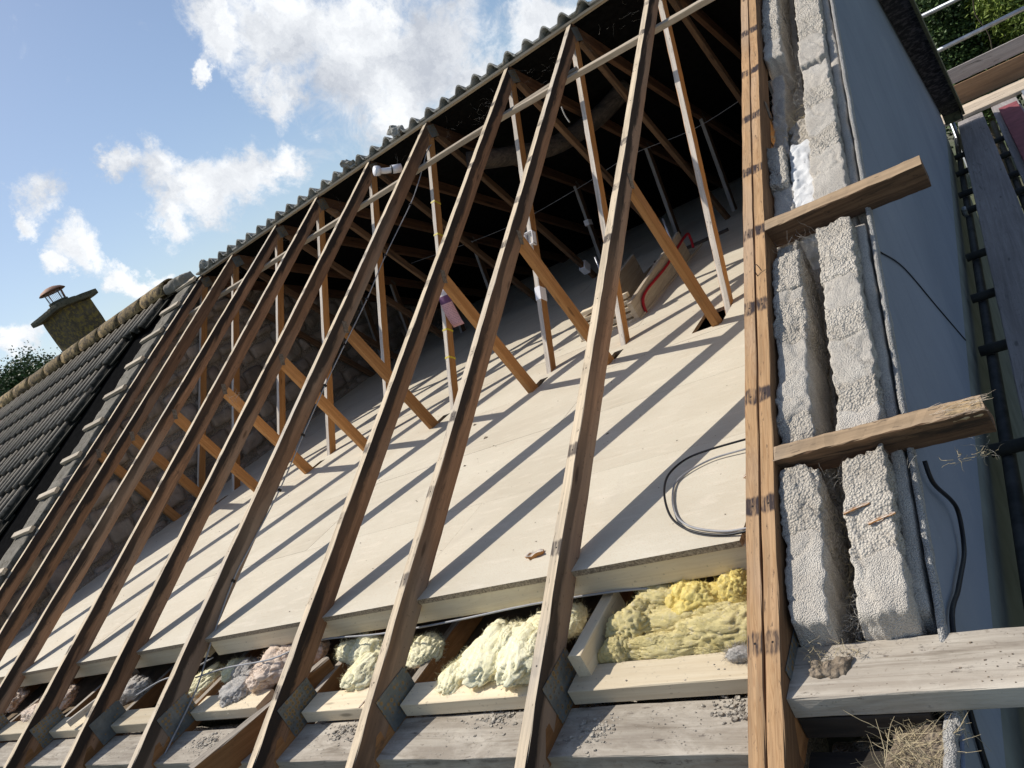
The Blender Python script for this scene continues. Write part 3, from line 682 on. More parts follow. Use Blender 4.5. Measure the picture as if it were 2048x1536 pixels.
straw('nest_straw', (.09, -3.74, -.065), (.20, -3.70, -.045), 70, .035, .0007, M_STRAW, 'tuft of straw at the joint of eaves timber and doubled rafter', wander=.4)
straw('cobweb', (.15, -3.68, -.12), (.26, -3.60, -.06), 110, .07, .0004, M_WEBS, 'cobweb across the lower end of the wall cavity')
straw('nest_straw', (.14, -3.60, -.16), (.19, -3.35, -.12), 60, .08, .0008, M_STRAW, 'straw bits down the lower wall cavity')
straw('bark_strip', (.42, -3.335, -.100), (.51, -3.325, -.082), 24, .04, .0007, M_STRAW, 'torn bark strips hanging from the rotten noggin end', wander=.6)
straw('straw_wisp', (.46, -3.34, -.10), (.50, -3.33, -.05), 12, .025, .0003, M_WEBS, 'straw wisps on the rotten noggin tip')
v, f = rockbox((.095, -3.775, -1.872), (.17, -3.725, -1.862), .004, .006, 90, r=.004, amp2=.01, freq2=30); tag(mesh('dirt_patch', v, f, M_SOIL, None, True), 'crumbs of dirt on the broad grey eaves timber', 'debris')
for (x, y, lab) in ((.226, -3.455, 'rusty wood splinter across the lower cavity'), (.275, -3.487, 'orange splinter lying on the lower outer block')):
    tag(beam('splinter', (x - .028, y - .012, y * T - .0295), (x + .028, y + .004, y * T - .0235), .007, .002, M_WEB, jit=.001, seg=.01), lab, 'splinter')

# far slope overhang past the gable
vs = empty('verge_soffit', (.42, 2, -1)); tag(vs, 'black peeling soffit under the back slope overhang', 'soffit')
def far(name, x0, x1, y0, y1, o0, o1, mat, parent, base):
    v = [Vector((x, y, -y * T - o)) - Vector(base) for o in (o0, o1) for y in (y0, y1) for x in (x0, x1)]
    f = [(0, 2, 3, 1)[::-1], (4, 5, 7, 6)[::-1], (0, 1, 5, 4)[::-1], (2, 6, 7, 3)[::-1], (0, 4, 6, 2)[::-1], (1, 3, 7, 5)[::-1]]
    return mesh(name, v, f, mat, parent)
nb_ = 9
for i in range(nb_):
    y0 = .05 + i * .47; far('soffit_board', .3475, .508, y0, y0 + .466, .06 + .001 * (i % 2), .078 + .001 * (i % 2), M_SOFF, vs, vs.location)
bb = far('barge_board', .510, .532, .0, 4.30, -.03, .12, M_BARGE, None, (0, 0, 0)); tag(bb, 'lichen green barge board on the verge of the back slope', 'barge board')
tag(far('eaves_closer', .346, .51, 4.24, 4.27, .03, .16, M_BARGE, None, (0, 0, 0)), 'grey green board closing the lower end of the overhang', 'board')

# ------------------------------------------------------------------ back slope: underlay, battens, tiles
br = empty('back_roof', (-2.5, 0, 0)); tag(br, 'back roof slope with felt underside and grey wavy tiles along the ridge', 'roof')
B0 = Vector(br.location)
far('underlay', -5.6, .50, -.0, 4.32, -.004, -.001, M_FELT, br, B0)
for k in range(14):
    y = .03 + k * .318; far('batten', -5.6, .50, y, y + .045, -.005, -.028, M_BATT, br, B0)
far('ridge_batten', -5.45, .52, -.010, .014, .004, -.010, M_BATT, br, B0)
def tile_mesh(name, mat, wv=.300, L=.40, th=.013):
    xs = []
    for i in range(25): xs.append(wv * 1.04 * i / 24)
    def h(x):
        z = 0
        for c in (.055, .205):
            d = abs(x - c) / .040
            if d < 1: z = max(z, .052 * math.cos(d * math.pi / 2) ** .7)
        return z
    v = []; f = []; n = len(xs); ny = 3
    for lay in (0, 1):
        for j in range(ny):
            for x in xs:
                jt = .0015 * noise.noise(Vector((x * 40, j * 3, lay)))
                v.append((x - wv / 2, -L * j / (ny - 1) + (jt * 2 if j == ny - 1 else 0), h(x) + jt - (th if lay else 0)))
    for j in range(ny - 1):
        for i in range(n - 1):
            a = j * n + i; f.append((a, a + n, a + n + 1, a + 1)); b = a + n * ny; f.append((b, b + 1, b + n + 1, b + n))
    m = n * ny
    for i in range(n - 1):
        a = (ny - 1) * n + i; f.append((a, a + m, a + m + 1, a + 1)); f.append((i, i + 1, i + 1 + m, i + m))
    for j in range(ny - 1):
        a = j * n; f.append((a, a + m, a + m + n, a + n)); a = j * n + n - 1; f.append((a, a + n, a + n + m, a + m))
    me = bpy.data.meshes.new(name); me.from_pydata(v, [], f); me.materials.append(mat); me.update()
    for p in me.polygons: p.use_smooth = p.index < (ny - 1) * (n - 1) * 2
    return me
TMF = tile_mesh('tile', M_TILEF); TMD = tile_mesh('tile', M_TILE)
for r_ in range(13):
    for c in range(20):
        if r_ * 20 + c >= 290: break
        x = .37 - c * .3; y = -.012 + r_ * .302
        o = bpy.data.objects.new('tile', TMF)
        o.matrix_local = Matrix.Translation(Vector((x, y, -abs(y) * T + .040 / CO)) - B0 + Vector((0, ru(-.012, .012) if r_ == 0 else 0, ru(-.004, .006)))) @ Matrix.Rotation(math.pi, 4, 'Z') @ Matrix.Rotation(PITCH - .075, 4, 'X') @ Matrix.Rotation(ru(-.012, .012), 4, 'Y')
        link(o, br)
for (x, dz, s, lab) in ((-3.27, .07, .9, 'broken lump of mortar on the ridge above the pipe'), (-2.73, .07, 1.0, 'upturned mortar lump on the ridge right of the pipe'), (-5.33, .055, 1.0, 'loose mortar lump at the ridge near the party wall')):
    v, f = rockbox((-.07 * s, -.035, -.03), (.07 * s, .035, .035 * s), .009, .018, 22, r=.02, amp2=.016, freq2=50, seed=x)
    R_ = Matrix.Rotation(.5, 4, 'Y') @ Matrix.Rotation(ru(-.4, .4), 4, 'Z')
    tag(mesh('mortar_lump', [R_ @ Vector(p) + Vector((x, .02, dz)) for p in v], f, M_TILEF, None, True), lab, 'mortar lump', 'mortar lumps left on the ridge')

# ------------------------------------------------------------------ neighbour roof
nr = empty('neighbour_roof', (-6.5, -2, -1)); tag(nr, 'neighbouring roof slope of dark double rolled concrete tiles', 'roof'); N0 = Vector(nr.location)
def near(name, x0, x1, y0, y1, o0, o1, mat, parent, base):
    v = [Vector((x, y, y * T + o)) - Vector(base) for o in (o0, o1) for y in (y0, y1) for x in (x0, x1)]
    f = [(0, 2, 3, 1), (4, 5, 7, 6), (0, 1, 5, 4), (2, 6, 7, 3), (0, 4, 6, 2), (1, 3, 7, 5)]
    return mesh(name, v, f, mat, parent)
near('underlay', -14, -5.72, -4.5, .0, -.002, .004, M_FELT, nr, N0)
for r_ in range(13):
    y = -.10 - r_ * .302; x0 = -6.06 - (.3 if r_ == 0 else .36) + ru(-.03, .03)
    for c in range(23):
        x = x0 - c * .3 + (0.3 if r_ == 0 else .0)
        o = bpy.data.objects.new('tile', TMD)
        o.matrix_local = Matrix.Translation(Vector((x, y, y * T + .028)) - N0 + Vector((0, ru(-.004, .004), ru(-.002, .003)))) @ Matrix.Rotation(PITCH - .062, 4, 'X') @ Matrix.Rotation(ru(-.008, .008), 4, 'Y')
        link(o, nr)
for k in range(13):                # batten ends left on the party wall
    y = -.075 - k * .302; v_ = []
    o = beam('batten', (-5.78 + ru(-.05, .03), y, y * T + .042), (-5.48 + ru(-.02, .02), y, y * T + .038), .045, .026, M_BATT, None, up=(0, -SI, CO)); 
    o.parent = nr; o.location = o.location - N0
v, f = rockbox((-5.80, -4.4, -.03), (-5.53, -.02, .022), .03, .006, 18, r=.008, shear=T, amp2=.008); mesh('mortar_bed', [p - N0 for p in v], f, M_BED, nr, True)
def ridge_tile(x, L=.44):
    v = []; f = []; n = 14
    for lay, rr in ((0, .108), (1, .094)):
        for j in range(5):
            for i in range(n + 1):
                a = -1.75 + 3.5 * i / n; jt = 1 + .03 * noise.noise(Vector((x * 3 + j, i * .7, lay)))
                v.append((-L * j / 4, rr * jt * math.sin(a) * 1.05, rr * jt * math.cos(a)))
    m = (n + 1) * 5
    for j in range(4):
        for i in range(n): a = j * (n + 1) + i; f.append((a, a + 1, a + n + 2, a + n + 1)); b = a + m; f.append((b, b + n + 1, b + n + 2, b + 1))
    for i in range(n): f.append((i, i + m, i + 1 + m, i + 1)); a = 4 * (n + 1) + i; f.append((a, a + 1, a + 1 + m, a + m))
    o = mesh('ridge_tile', v, f, M_RIDGE, nr, True); o.location = Vector((x, .0, .055 + ru(-.004, .004))) - N0; o.rotation_euler = (ru(-.03, .03), 0, ru(-.01, .01))
for k in range(18): ridge_tile(-5.93 - k * .452)
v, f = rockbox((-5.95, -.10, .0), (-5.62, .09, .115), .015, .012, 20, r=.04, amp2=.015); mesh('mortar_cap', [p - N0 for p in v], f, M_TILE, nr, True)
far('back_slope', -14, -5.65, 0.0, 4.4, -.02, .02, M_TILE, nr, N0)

# party wall of rubble stone
pw = empty('party_wall', (-5.6, 0, ZG)); tag(pw, 'rubble stone party wall behind the leftmost trusses', 'wall'); P0 = Vector(pw.location)
v = [Vector(p) - P0 for p in ((-5.545, -4.3, -4.3 * T - .03), (-5.545, 0, -.05), (-5.545, 4.3, -4.3 * T - .03), (-5.545, 4.3, ZG), (-5.545, -4.3, ZG), (-5.9, -4.3, -4.3 * T - .03), (-5.9, 0, -.05), (-5.9, 4.3, -4.3 * T - .03), (-5.9, 4.3, ZG), (-5.9, -4.3, ZG))]
mesh('mortar_backing', v, [(0, 4, 3, 2, 1), (5, 6, 7, 8, 9), (0, 1, 6, 5), (1, 2, 7, 6), (4, 0, 5, 9), (2, 3, 8, 7)], M_LIME, pw)
zz = -1.98; pr_ = random.Random(11)
while zz < -.15:
    h = pr_.uniform(.11, .20); lim = min(-(zz + h * .55) / T - .02, 3.9); y = -lim
    while y < min(lim, 3.2):
        w = pr_.uniform(.13, .36); w = min(w, lim - y)
        if w < .06: break
        hh = h * pr_.uniform(.8, 1.02); g = .012
        lo = (-5.60, y + g, zz + g + pr_.uniform(0, .02)); hi = (-5.545 + pr_.uniform(.012, .045), y + w - g, zz + hh - g)
        v, f = rockbox(lo, hi, .035, .016, 9, r=.022, seed=pr_.uniform(0, 99), amp2=.006, freq2=28)
        c = (Vector(lo) + Vector(hi)) / 2; an = pr_.uniform(-.10, .10); R_ = Matrix.Rotation(an, 3, 'X')
        mesh('stone', [R_ @ (p - c) + c - P0 for p in v], f, M_STONE, pw, True)
        y += w
    zz += h * .98
# lower end stones and shadow line where floor meets wall
v, f = rockbox((-5.56, -3.4, ZF - .02), (-5.50, 3.2, ZF + .025), .03, .012, 15, r=.01, amp2=.02); mesh('mortar_fillet', [p - P0 for p in v], f, M_LIME, pw, True)

# chimney
ch = empty('chimney', (-8.52, .49, .1)); tag(ch, 'lichen stained chimney stack with slab and metal cowl behind the ridge', 'chimney'); H0 = Vector(ch.location)
v, f = rockbox((-8.80, .30, -.8), (-8.24, .68, .622), .06, .008, 6, r=.012, amp2=.004); mesh('stack', [p - H0 for p in v], f, M_CHIM, ch)
v, f = rockbox((-8.89, .22, .622), (-8.16, .76, .69), .05, .006, 8, r=.012); mesh('capping_slab', [p - H0 for p in v], f, M_SLAB, ch)
v, f = rockbox((-8.66, .36, .69), (-8.38, .62, .735), .04, .006, 12, r=.02); mesh('mortar_flaunching', [p - H0 for p in v], f, M_SLAB, ch, True)
def lathe(name, prof, mat, parent, loc, n=24):
    v = []; f = []
    for r0, z in prof:
        for k in range(n): a = 2 * math.pi * k / n; v.append((r0 * math.cos(a), r0 * math.sin(a), z))
    for i in range(len(prof) - 1):
        for k in range(n): a = i * n + k; b = i * n + (k + 1) % n; f.append((a, b, b + n, a + n))
    o = mesh(name, v, f, mat, parent, True); o.location = loc; return o
cw = Vector((-8.55, .49, .735)) - H0
lathe('pot_collar', [(.0, .0), (.115, .0), (.115, .03), (.095, .032), (.095, .0)], M_SLAB, ch, cw)
lathe('cowl_lid', [(.0, .215), (.06, .208), (.12, .185), (.155, .155), (.158, .150), (.12, .168), (.0, .19)], M_RUST, ch, cw)
for k in range(4):
    a = k * math.pi / 2 + .5; tube('cowl_leg', [cw + Vector((.10 * math.cos(a), .10 * math.sin(a), .0)), cw + Vector((.115 * math.cos(a), .115 * math.sin(a), .17))], .006 if k else .012, M_RUST, ch, sub=1)
v = []; f = []
for k in range(36):
    a = 2 * math.pi * k / 36; c, s = math.cos(a) * .10, math.sin(a) * .10; b = len(v); t_ = .0012
    v += [(c - t_, s, .03), (c + t_, s, .03), (c + t_, s, .16), (c - t_, s, .16), (c, s - t_, .03), (c, s + t_, .03), (c, s + t_, .16), (c, s - t_, .16)]; f += [(b, b+1, b+2, b+3), (b+4, b+5, b+6, b+7)]
o = mesh('cowl_mesh', v, f, M_ROD, ch); o.location = cw

# ------------------------------------------------------------------ insulation
def blob(name, lobes, mat, lab, seed=0, fuzz=0, fm=None, crisp=.35):
    fuzz = fuzz * 7
    lobes = [((c[0] - .012, c[1] + .016, c[2] - .022), r) for (c, r) in lobes]
    lobes = list(lobes) + [((c[0] + ru(-.7, .7) * r[0], c[1] + ru(-.6, .6) * r[1], c[2] + ru(-.1, .5) * r[2]), (r[0] * ru(.35, .55), r[1] * ru(.35, .6), r[2] * ru(.5, .75))) for (c, r) in lobes for _ in range(2)]
    v = []; f = []
    import bmesh
    surf = []
    for (c, r) in lobes:
        bm = bmesh.new(); bmesh.ops.create_icosphere(bm, subdivisions=5 if max(r) > .045 else 4, radius=1)
        base = len(v)
        for q in bm.verts:
            d = q.co.copy(); s = Vector((seed + c[0] * 7, c[1] * 5, seed))
            dd = Vector((d.x * 3.2, d.y * 1.3, d.z * 2.2)); k = 1 + .26 * noise.noise(d * 1.4 + s) - .95 * max(0, .16 - abs(noise.noise(dd + s))) + .07 * noise.noise(d * 5 + s) + crisp * .07 * noise.noise(d * 13 + s) + crisp * .06 * noise.noise(d * 29 + s) + crisp * .05 * noise.noise(d * 55 + s)
            p = Vector((c[0] + d.x * r[0] * k, c[1] + d.y * r[1] * k, c[2] + d.z * r[2] * k)); v.append(p)
            if fuzz and rnd() < .6: surf.append((p, d))
        for fc in bm.faces: f.append(tuple(base + q.index for q in fc.verts))
        bm.free()
    o = mesh(name, v, f, mat, None, True); tag(o, lab, 'insulation')
    if fuzz:
        def gg():
            p, d = random.choice(surf); return (p - d * .003, d * .5 + Vector((ru(-1, 1), ru(-1, 1), ru(-.8, .8))), ru(.008, .026), .45)
        s = strands('loose_fibre', gg, fuzz, .0004, fm or mat, o, pts=3); stuff(s)
    return o
blob('insulation_wool', [((-.235, -3.525, -1.875), (.20, .055, .045)), ((-.40, -3.53, -1.865), (.085, .065, .05)), ((-.12, -3.58, -1.865), (.13, .06, .045)), ((-.30, -3.46, -1.855), (.13, .045, .05)), ((-.26, -3.60, -1.885), (.17, .04, .035)), ((-.43, -3.60, -1.885), (.05, .045, .04))], M_DYEL, 'dusty yellow glass wool heaped between the first truss and the gable rafter', 1, 900, crisp=.8)
blob('insulation_wool', [((-.20, -3.50, -1.838), (.075, .05, .048)), ((-.105, -3.485, -1.835), (.055, .05, .05)), ((-.255, -3.47, -1.842), (.05, .05, .045))], M_YEL, 'bright yellow tuft in the middle of the dusty glass wool', 4, 400, crisp=.8)
blob('insulation_wool', [((-.86, -3.57, -1.862), (.10, .135, .045)), ((-.72, -3.58, -1.855), (.095, .15, .05)), ((-.99, -3.63, -1.885), (.06, .08, .03)), ((-.64, -3.47, -1.865), (.06, .06, .04))], M_CREAM, 'cream wool flopping out between the first and second truss', 9, 1300, crisp=.3)
blob('insulation_wool', [((-1.50, -3.48, -1.865), (.10, .06, .045)), ((-1.44, -3.57, -1.875), (.08, .09, .04)), ((-1.62, -3.46, -1.87), (.06, .04, .04))], M_CREAM, 'cream wool pad between the second and third truss with a curled top', 14, 500)
blob('insulation_wool', [((-1.22, -3.50, -1.885), (.07, .07, .035))], M_CREAM, 'small cream wool scrap tucked behind the second truss', 15, 200)
blob('insulation_wool', [((-1.98, -3.50, -1.85), (.13, .09, .055)), ((-1.86, -3.44, -1.855), (.08, .06, .045)), ((-2.05, -3.56, -1.87), (.07, .05, .04))], M_PINK, 'beige wool bundle between the third and fourth truss', 21, 800, crisp=.9)
blob('insulation_wool', [((-2.19, -3.58, -1.885), (.10, .08, .04)), ((-2.26, -3.48, -1.88), (.07, .06, .04))], M_GREYW, 'grey torn wool beside the beige bundle', 25, 500, crisp=.9)
blob('insulation_wool', [((-2.55, -3.50, -1.885), (.07, .10, .035)), ((-2.36, -3.47, -1.87), (.05, .06, .03))], M_CREAM, 'cream wool scrap beside the fourth truss', 28, 200)
blob('insulation_wool', [((-3.14, -3.52, -1.87), (.13, .08, .05)), ((-3.28, -3.60, -1.885), (.08, .07, .04))], M_GREYW, 'dark grey wool wad between the fifth and sixth truss', 31, 300)
blob('insulation_wool', [((-3.25, -3.50, -1.845), (.10, .06, .045))], M_PINK, 'small beige wool curl left of the fifth truss', 32, 300, crisp=.9)
blob('insulation_wool', [((-3.92, -3.53, -1.86), (.15, .09, .05)), ((-4.05, -3.60, -1.875), (.10, .06, .04))], M_PINK, 'beige wool bundle left of the sixth truss', 36, 500, crisp=.9)
blob('insulation_wool', [((-4.62, -3.50, -1.85), (.16, .09, .05))], M_PINK, 'beige wool bundle left of the seventh truss', 41, 400, crisp=.9)
blob('insulation_wool', [((-5.25, -3.50, -1.85), (.16, .09, .05))], M_GREYW, 'grey beige wool in the eaves gap next to the party wall', 47, 200, crisp=.9)
blob('fluff_ball', [((-.075, -3.67, -1.87), (.035, .018, .018))], M_GREYW, 'ball of grey fluff on the rightmost pale packer', 51, 120, crisp=1)

# ------------------------------------------------------------------ cables, pipe, labels
tag(tube('cable', [(.03, -2.93, ZF + .02), (-.10, -2.96, ZF + .03), (-.242, -2.967, ZF + .03), (-.32, -2.991, ZF + .03), (-.359, -3.062, ZF + .028), (-.343, -3.165, ZF + .025), (-.293, -3.283, ZF + .018), (-.235, -3.354, ZF + .012), (-.166, -3.397, ZF + .008), (-.092, -3.421, ZF + .006), (.0, -3.44, ZF + .02)], .0035, M_BLK), 'black cable looped on the chipboard floor', 'cable')
tag(tube('cable', [(.03, -2.96, ZF + .012), (-.12, -2.985, ZF + .012), (-.25, -2.99, ZF + .008), (-.335, -3.06, ZF + .006), (-.325, -3.165, ZF + .006), (-.28, -3.275, ZF + .005), (-.225, -3.34, ZF + .005), (-.16, -3.38, ZF + .005), (-.09, -3.405, ZF + .005), (.0, -3.415, ZF + .012)], .003, M_GRYC), 'thin grey cable lying inside the black loop', 'cable')
tag(tube('cable', [(.36, -3.30, -1.71), (.362, -3.318, -1.759), (.366, -3.235, -1.86), (.366, -3.212, -1.91), (.362, -3.25, -1.95), (.36, -3.316, -1.958), (.36, -3.42, -1.93), (.358, -3.501, -1.911), (.356, -3.651, -1.875), (.355, -3.80, -1.98), (.355, -3.95, -2.3), (.355, -4.1, -2.8)], .0052, M_BLK), 'black cable bowing out from the blue wall', 'cable')
tag(tube('wire', [(.3485, -2.05, -1.05), (.3490, -2.45, -1.28), (.3485, -2.66, -1.34 - .05), (.3490, -2.35, -1.55), (.3485, -1.95, -1.85), (.3490, -1.50, -2.19)][2:], .0022, M_BLK), 'thin dark wire running down the blue wall', 'wire')
cp = [(-2.43, -.108, -.165), (-2.43, -.20, -.20), (-2.43, -.342, -.289), (-2.43, -.497, -.383), (-2.43, -.688, -.484), (-2.43, -1.177, -.70), (-2.43, -1.526, -.872), (-2.43, -1.876, -1.025), (-2.43, -2.156, -1.15), (-2.43, -2.454, -1.293), (-2.43, -2.748, -1.438), (-2.43, -3.023, -1.55), (-2.425, -3.193, -1.62), (-2.41, -3.403, -1.735), (-2.41, -3.488, -1.79), (-2.41, -3.582, -1.852), (-2.405, -3.686, -1.90), (-2.40, -3.868, -1.975), (-2.39, -4.1, -2.09), (-2.38, -4.3, -2.25)]
cb = empty('clipped_cable', (-2.43, -1.5, -.9)); tag(cb, 'grey cable clipped down the rafter side of the leaflet truss', 'cable'); c0 = Vector(cb.location)
tube('cable_sheath', [Vector((rx(4, p[1]) + W_ / 2 + .0035 + (.012 if p[1] < -3.3 else 0), p[1], p[2])) - c0 for p in cp], .0033, M_GRYC, cb)
for y, z in ((-.688, -.484), (-1.177, -.70), (-1.526, -.872), (-1.876, -1.025), (-2.156, -1.15), (-2.454, -1.293), (-2.748, -1.438), (-3.2, -1.625)):
    xx = rx(4, y) + W_ / 2; b_ = box('cable_clip', (-.0005, -.006, -.008), (.009, .006, .008), M_BLK, cb); b_.location = Vector((xx, y, z)) - c0; b_.rotation_euler = (PITCH, 0, 0)
tag(tube('cable', [(-2.45, -3.56, -1.83), (-2.25, -3.53, -1.825), (-1.946, -3.53, -1.815), (-1.711, -3.482, -1.80), (-1.387, -3.483, -1.812), (-1.062, -3.482, -1.808), (-.75, -3.465, -1.805), (-.5, -3.45, -1.815), (-.36, -3.44, -1.83)], .0032, M_GRYC), 'grey cable strung through the eaves gap above the cream wool', 'cable')
tag(tube('cable', [(-2.9, -3.60, -1.85), (-2.75, -3.55, -1.83), (-2.62, -3.50, -1.84), (-2.48, -3.44, -1.83)], .003, M_GRYC), 'short grey cable length left of the clipped cable', 'cable')
tag(tube('loft_wire', [(-4.4, 1.55, -.85), (-3.2, 1.5, -.98), (-2.3, 1.46, -.97), (-1.7, 1.4, -.93), (-1.1, 1.35, -.98), (-.5, 1.3, -.93), (.0, 1.26, -.90)], .0028, M_GRYC), 'thin wire strung across the dark back of the loft', 'wire')
vp = empty('vent_pipe', (-2.8, -.26, -.16)); tag(vp, 'white plastic pipe elbow below the ridge by the third gap', 'pipe')
tube('pipe_socket', [(-.012, -.075, .03), (.0, -.045, .018)], .036, M_WHITE, vp, 20, 1)
tube('pipe_body', [(-.01, -.06, .025), (.03, -.01, -.004), (.07, .04, -.02)], .021, M_WHITE, vp, 18)
tube('pipe_socket', [(.055, .02, -.014), (.10, .075, -.034)], .031, M_WHITE, vp, 20, 1)
tube('seal_ring', [(.052, .017, -.013), (.056, .022, -.015)], .033, M_BLK, vp, 20, 1)
# web line of a truss: point on the front edge of the apex web at height z
def webp(i, z, s=1):
    nd = (-HD * .3717 * s, ZC + .02); ap = (-.045 * s, -.105); t = (z - nd[1]) / (ap[1] - nd[1]); y = nd[0] + (ap[0] - nd[0]) * t; return rx(i, y), y
WA = math.atan2(HD * .3717 - .045, -(ZC + .02) - .105)
def band(i, z, h, mat, name, lab, cat, grow=.0015, s=1, grp=None):
    x, y = webp(i, z, s); w = W_ / 2 + grow; d = .03 + grow
    o = box(name, (-w, -d, -h / 2), (w, d, h / 2), mat); o.location = (x, y, z); o.rotation_euler = (-WA * s, 0, trusses[i].rotation_euler.z); return tag(o, lab, cat, grp)
band(4, -.545, .012, M_YTAPE, 'tape_band', 'yellow tape band highest on the leaflet web', 'tape', grp='yellow tape bands'); band(4, -.75, .012, M_YTAPE, 'tape_band', 'yellow tape band second from the top on the leaflet web', 'tape', grp='yellow tape bands')
band(4, -1.315, .012, M_YTAPE, 'tape_band', 'yellow tape band just below the pink leaflet', 'tape', grp='yellow tape bands'); band(4, -1.47, .012, M_YTAPE, 'tape_band', 'yellow tape band lowest on the leaflet web', 'tape', grp='yellow tape bands')
band(3, -1.345, .085, M_WHITE, 'plastic_sleeve', 'white plastic sleeve wrapped round an upright web, below the open white box', 'sleeve')
x, y = webp(3, -1.02); bo = empty('switch_box', (x, y - .05, -1.035)); tag(bo, 'open white box fixed to a web above the white sleeve', 'box'); bo.rotation_euler = (-WA, 0, 0)
for lo, hi in (((-.032, -.02, -.045), (.032, .022, -.041)), ((-.032, -.02, -.045), (-.028, .022, .045)), ((.028, -.02, -.045), (.032, .022, .045)), ((-.032, -.02, .041), (.032, .022, .045)), ((-.032, .018, -.045), (.032, .022, .045))): box('box_wall', lo, hi, M_WHITE, bo)
o = box('sensor_tag', (-.024, -.040, -.026), (.024, .036, .026), M_WHITE); o.location = (rx(4, 0) + .0, 1.68, -1.30); o.rotation_euler = (-.29, 0, 0); tag(o, 'small white tag high on a dim web in the dark loft', 'tag')
band(4, -1.60, .085, M_WHITE, 'junction_box', 'white junction box near the foot of a dim diagonal web', 'box', grow=.014, s=-1)
x, y = webp(4, -1.13)
v = []; f = []; n = 10
for i in range(n + 1):
    for j in range(3):
        z = .135 - .27 * i / n + .0; t = i / n; v.append((-.04 + .04 * j + .035 * t * t, -.012 - .05 * t * (1 - .3 * t) + .006 * math.sin(j * 2 + i * .7), z))
for i in range(n):
    for j in range(2): a = i * 3 + j; f.append((a, a + 3, a + 4, a + 1))
lf = mesh('leaflet', v, f, M_LEAFLET, None, True); lf.location = (x + .03, y - .05, -1.19); lf.rotation_euler = (-.15, .10, .35)
so = lf.modifiers.new('s', 'SOLIDIFY'); so.thickness = .0006; tag(lf, 'pink printed leaflet hanging from the web of a truss', 'leaflet')
tube('hanging_string', [(-1.19, -.62, -.45), (-1.185, -.64, -.50), (-1.17, -.66, -.55)], .004, M_WEBS)
tag(bpy.data.objects['hanging_string'], 'frayed string dangling beside the second rafter', 'string')

tag(tube('bent_nail', [(.028, -2.715, -2.715 * T), (.024, -2.705, -2.705 * T + .016), (.034, -2.70, -2.70 * T + .024), (.044, -2.712, -2.712 * T + .010)], .0013, M_BLK), 'bent rusty nail sticking out of the doubled rafter', 'nail')
# rotten pulp at the end of the lower noggin
v, f = rockbox((.436, -3.318, -.020), (.508, -3.291, .0012), .004, .0022, 110, r=.003, shear=T, amp2=.001, freq2=30); tag(mesh('rotten_pulp', v, f, M_TOEP, None, True), 'pale rotten pulp splitting along the tip of the lower noggin', 'wood pulp')
def pulp(): return ((ru(.40, .50), ru(-3.325, -3.288), ru(-3.325, -3.288) * T + .001), (1, ru(-.25, .25), ru(-.1, .35)), ru(.015, .05), .18)
tag(stuff(strands('rotten_fibre', pulp, 40, .0008, M_SCAFL)), 'splintered fibres at the rotten tip of the lower noggin', 'splinter')
# debris on the floor
v, f = rockbox((-.028, -.013, 0), (.028, .013, .012), .004, .006, 70, r=.004, amp2=.008, freq2=30); ck = mesh('wood_chip', v, f, M_WEB, None, True); ck.location = (-.748, -3.325, ZF + .001); ck.rotation_euler = (0, .1, .3); tag(ck, 'brown wood chip on the chipboard near its front edge', 'wood chip')
def fd():
    return None
v = []; f = []
def crumb(x, y, s, z0=ZF):
    b = len(v); h = s * ru(.4, .9); a0 = ru(0, 6)
    for k in range(4): a = a0 + k * math.pi / 2 + ru(-.3, .3); v.append((x + s * math.cos(a), y + s * ru(.5, 1) * math.sin(a), z0 + .0008))
    v.append((x + ru(-.3, .3) * s, y, z0 + h)); f.extend([(b, b+1, b+4), (b+1, b+2, b+4), (b+2, b+3, b+4), (b+3, b, b+4)])
for _ in range(520): crumb(ru(-5.4, -.07), ru(-3.43, 1.0), ru(.001, .0045))
for _ in range(5): crumb(ru(-2.6, -.6), ru(-3.2, -1.4), ru(.008, .013))
for (x, y) in ((-1.947, -1.821), (-1.70, -2.095)): crumb(x, y, .015)
tag(stuff(mesh('floor_grit', v, f, M_SOIL)), 'dark grit and crumbs scattered over the chipboard', 'grit')
v = []; f = []
for _ in range(1600): crumb(ru(-5.4, -.03), ru(-3.865, -3.725), ru(.0007, .0028), -1.956)
for _ in range(200): crumb(ru(-5.4, -.05), ru(-3.71, -3.635), ru(.001, .004), -1.905)
tag(stuff(mesh('plate_dust', v, f, M_DUST)), 'grey crumbs and dust along the wall plate', 'dust')
dl = ['crumbled plaster on the wall plate between the first and second truss', 'plaster crumbs on the wall plate right of the first truss', 'plaster crumbs on the wall plate between the second and third truss', 'crumbled mortar on the wall plate near the fourth truss', 'crumbled mortar at the right end of the wall plate']
for (x, y, w_, lab) in zip((-.80, -.45, -1.42, -2.2, -.10), (-3.735, -3.80, -3.76, -3.78, -3.75), (.10, .05, .07, .09, .06), dl):
    v = []; f = []
    for q in range(150):
        s_ = ru(.0012, .0042) * (1.7 if rnd() < .12 else 1); cx, cy = random.gauss(x, w_ * .5), random.gauss(y, .022); b_ = len(v)
        vv, ff = rockbox((cx - s_, cy - s_ * .8, -1.957), (cx + s_, cy + s_ * .8, -1.957 + s_ * ru(.6, 1.3)), s_, s_ * .5, 120, r=s_ * .3, seed=q); v += vv; f += [tuple(b_ + i for i in t) for t in ff]
    tag(stuff(mesh('plaster_crumbs', v, f, M_DUST)), lab, 'debris')
v = []; f = []
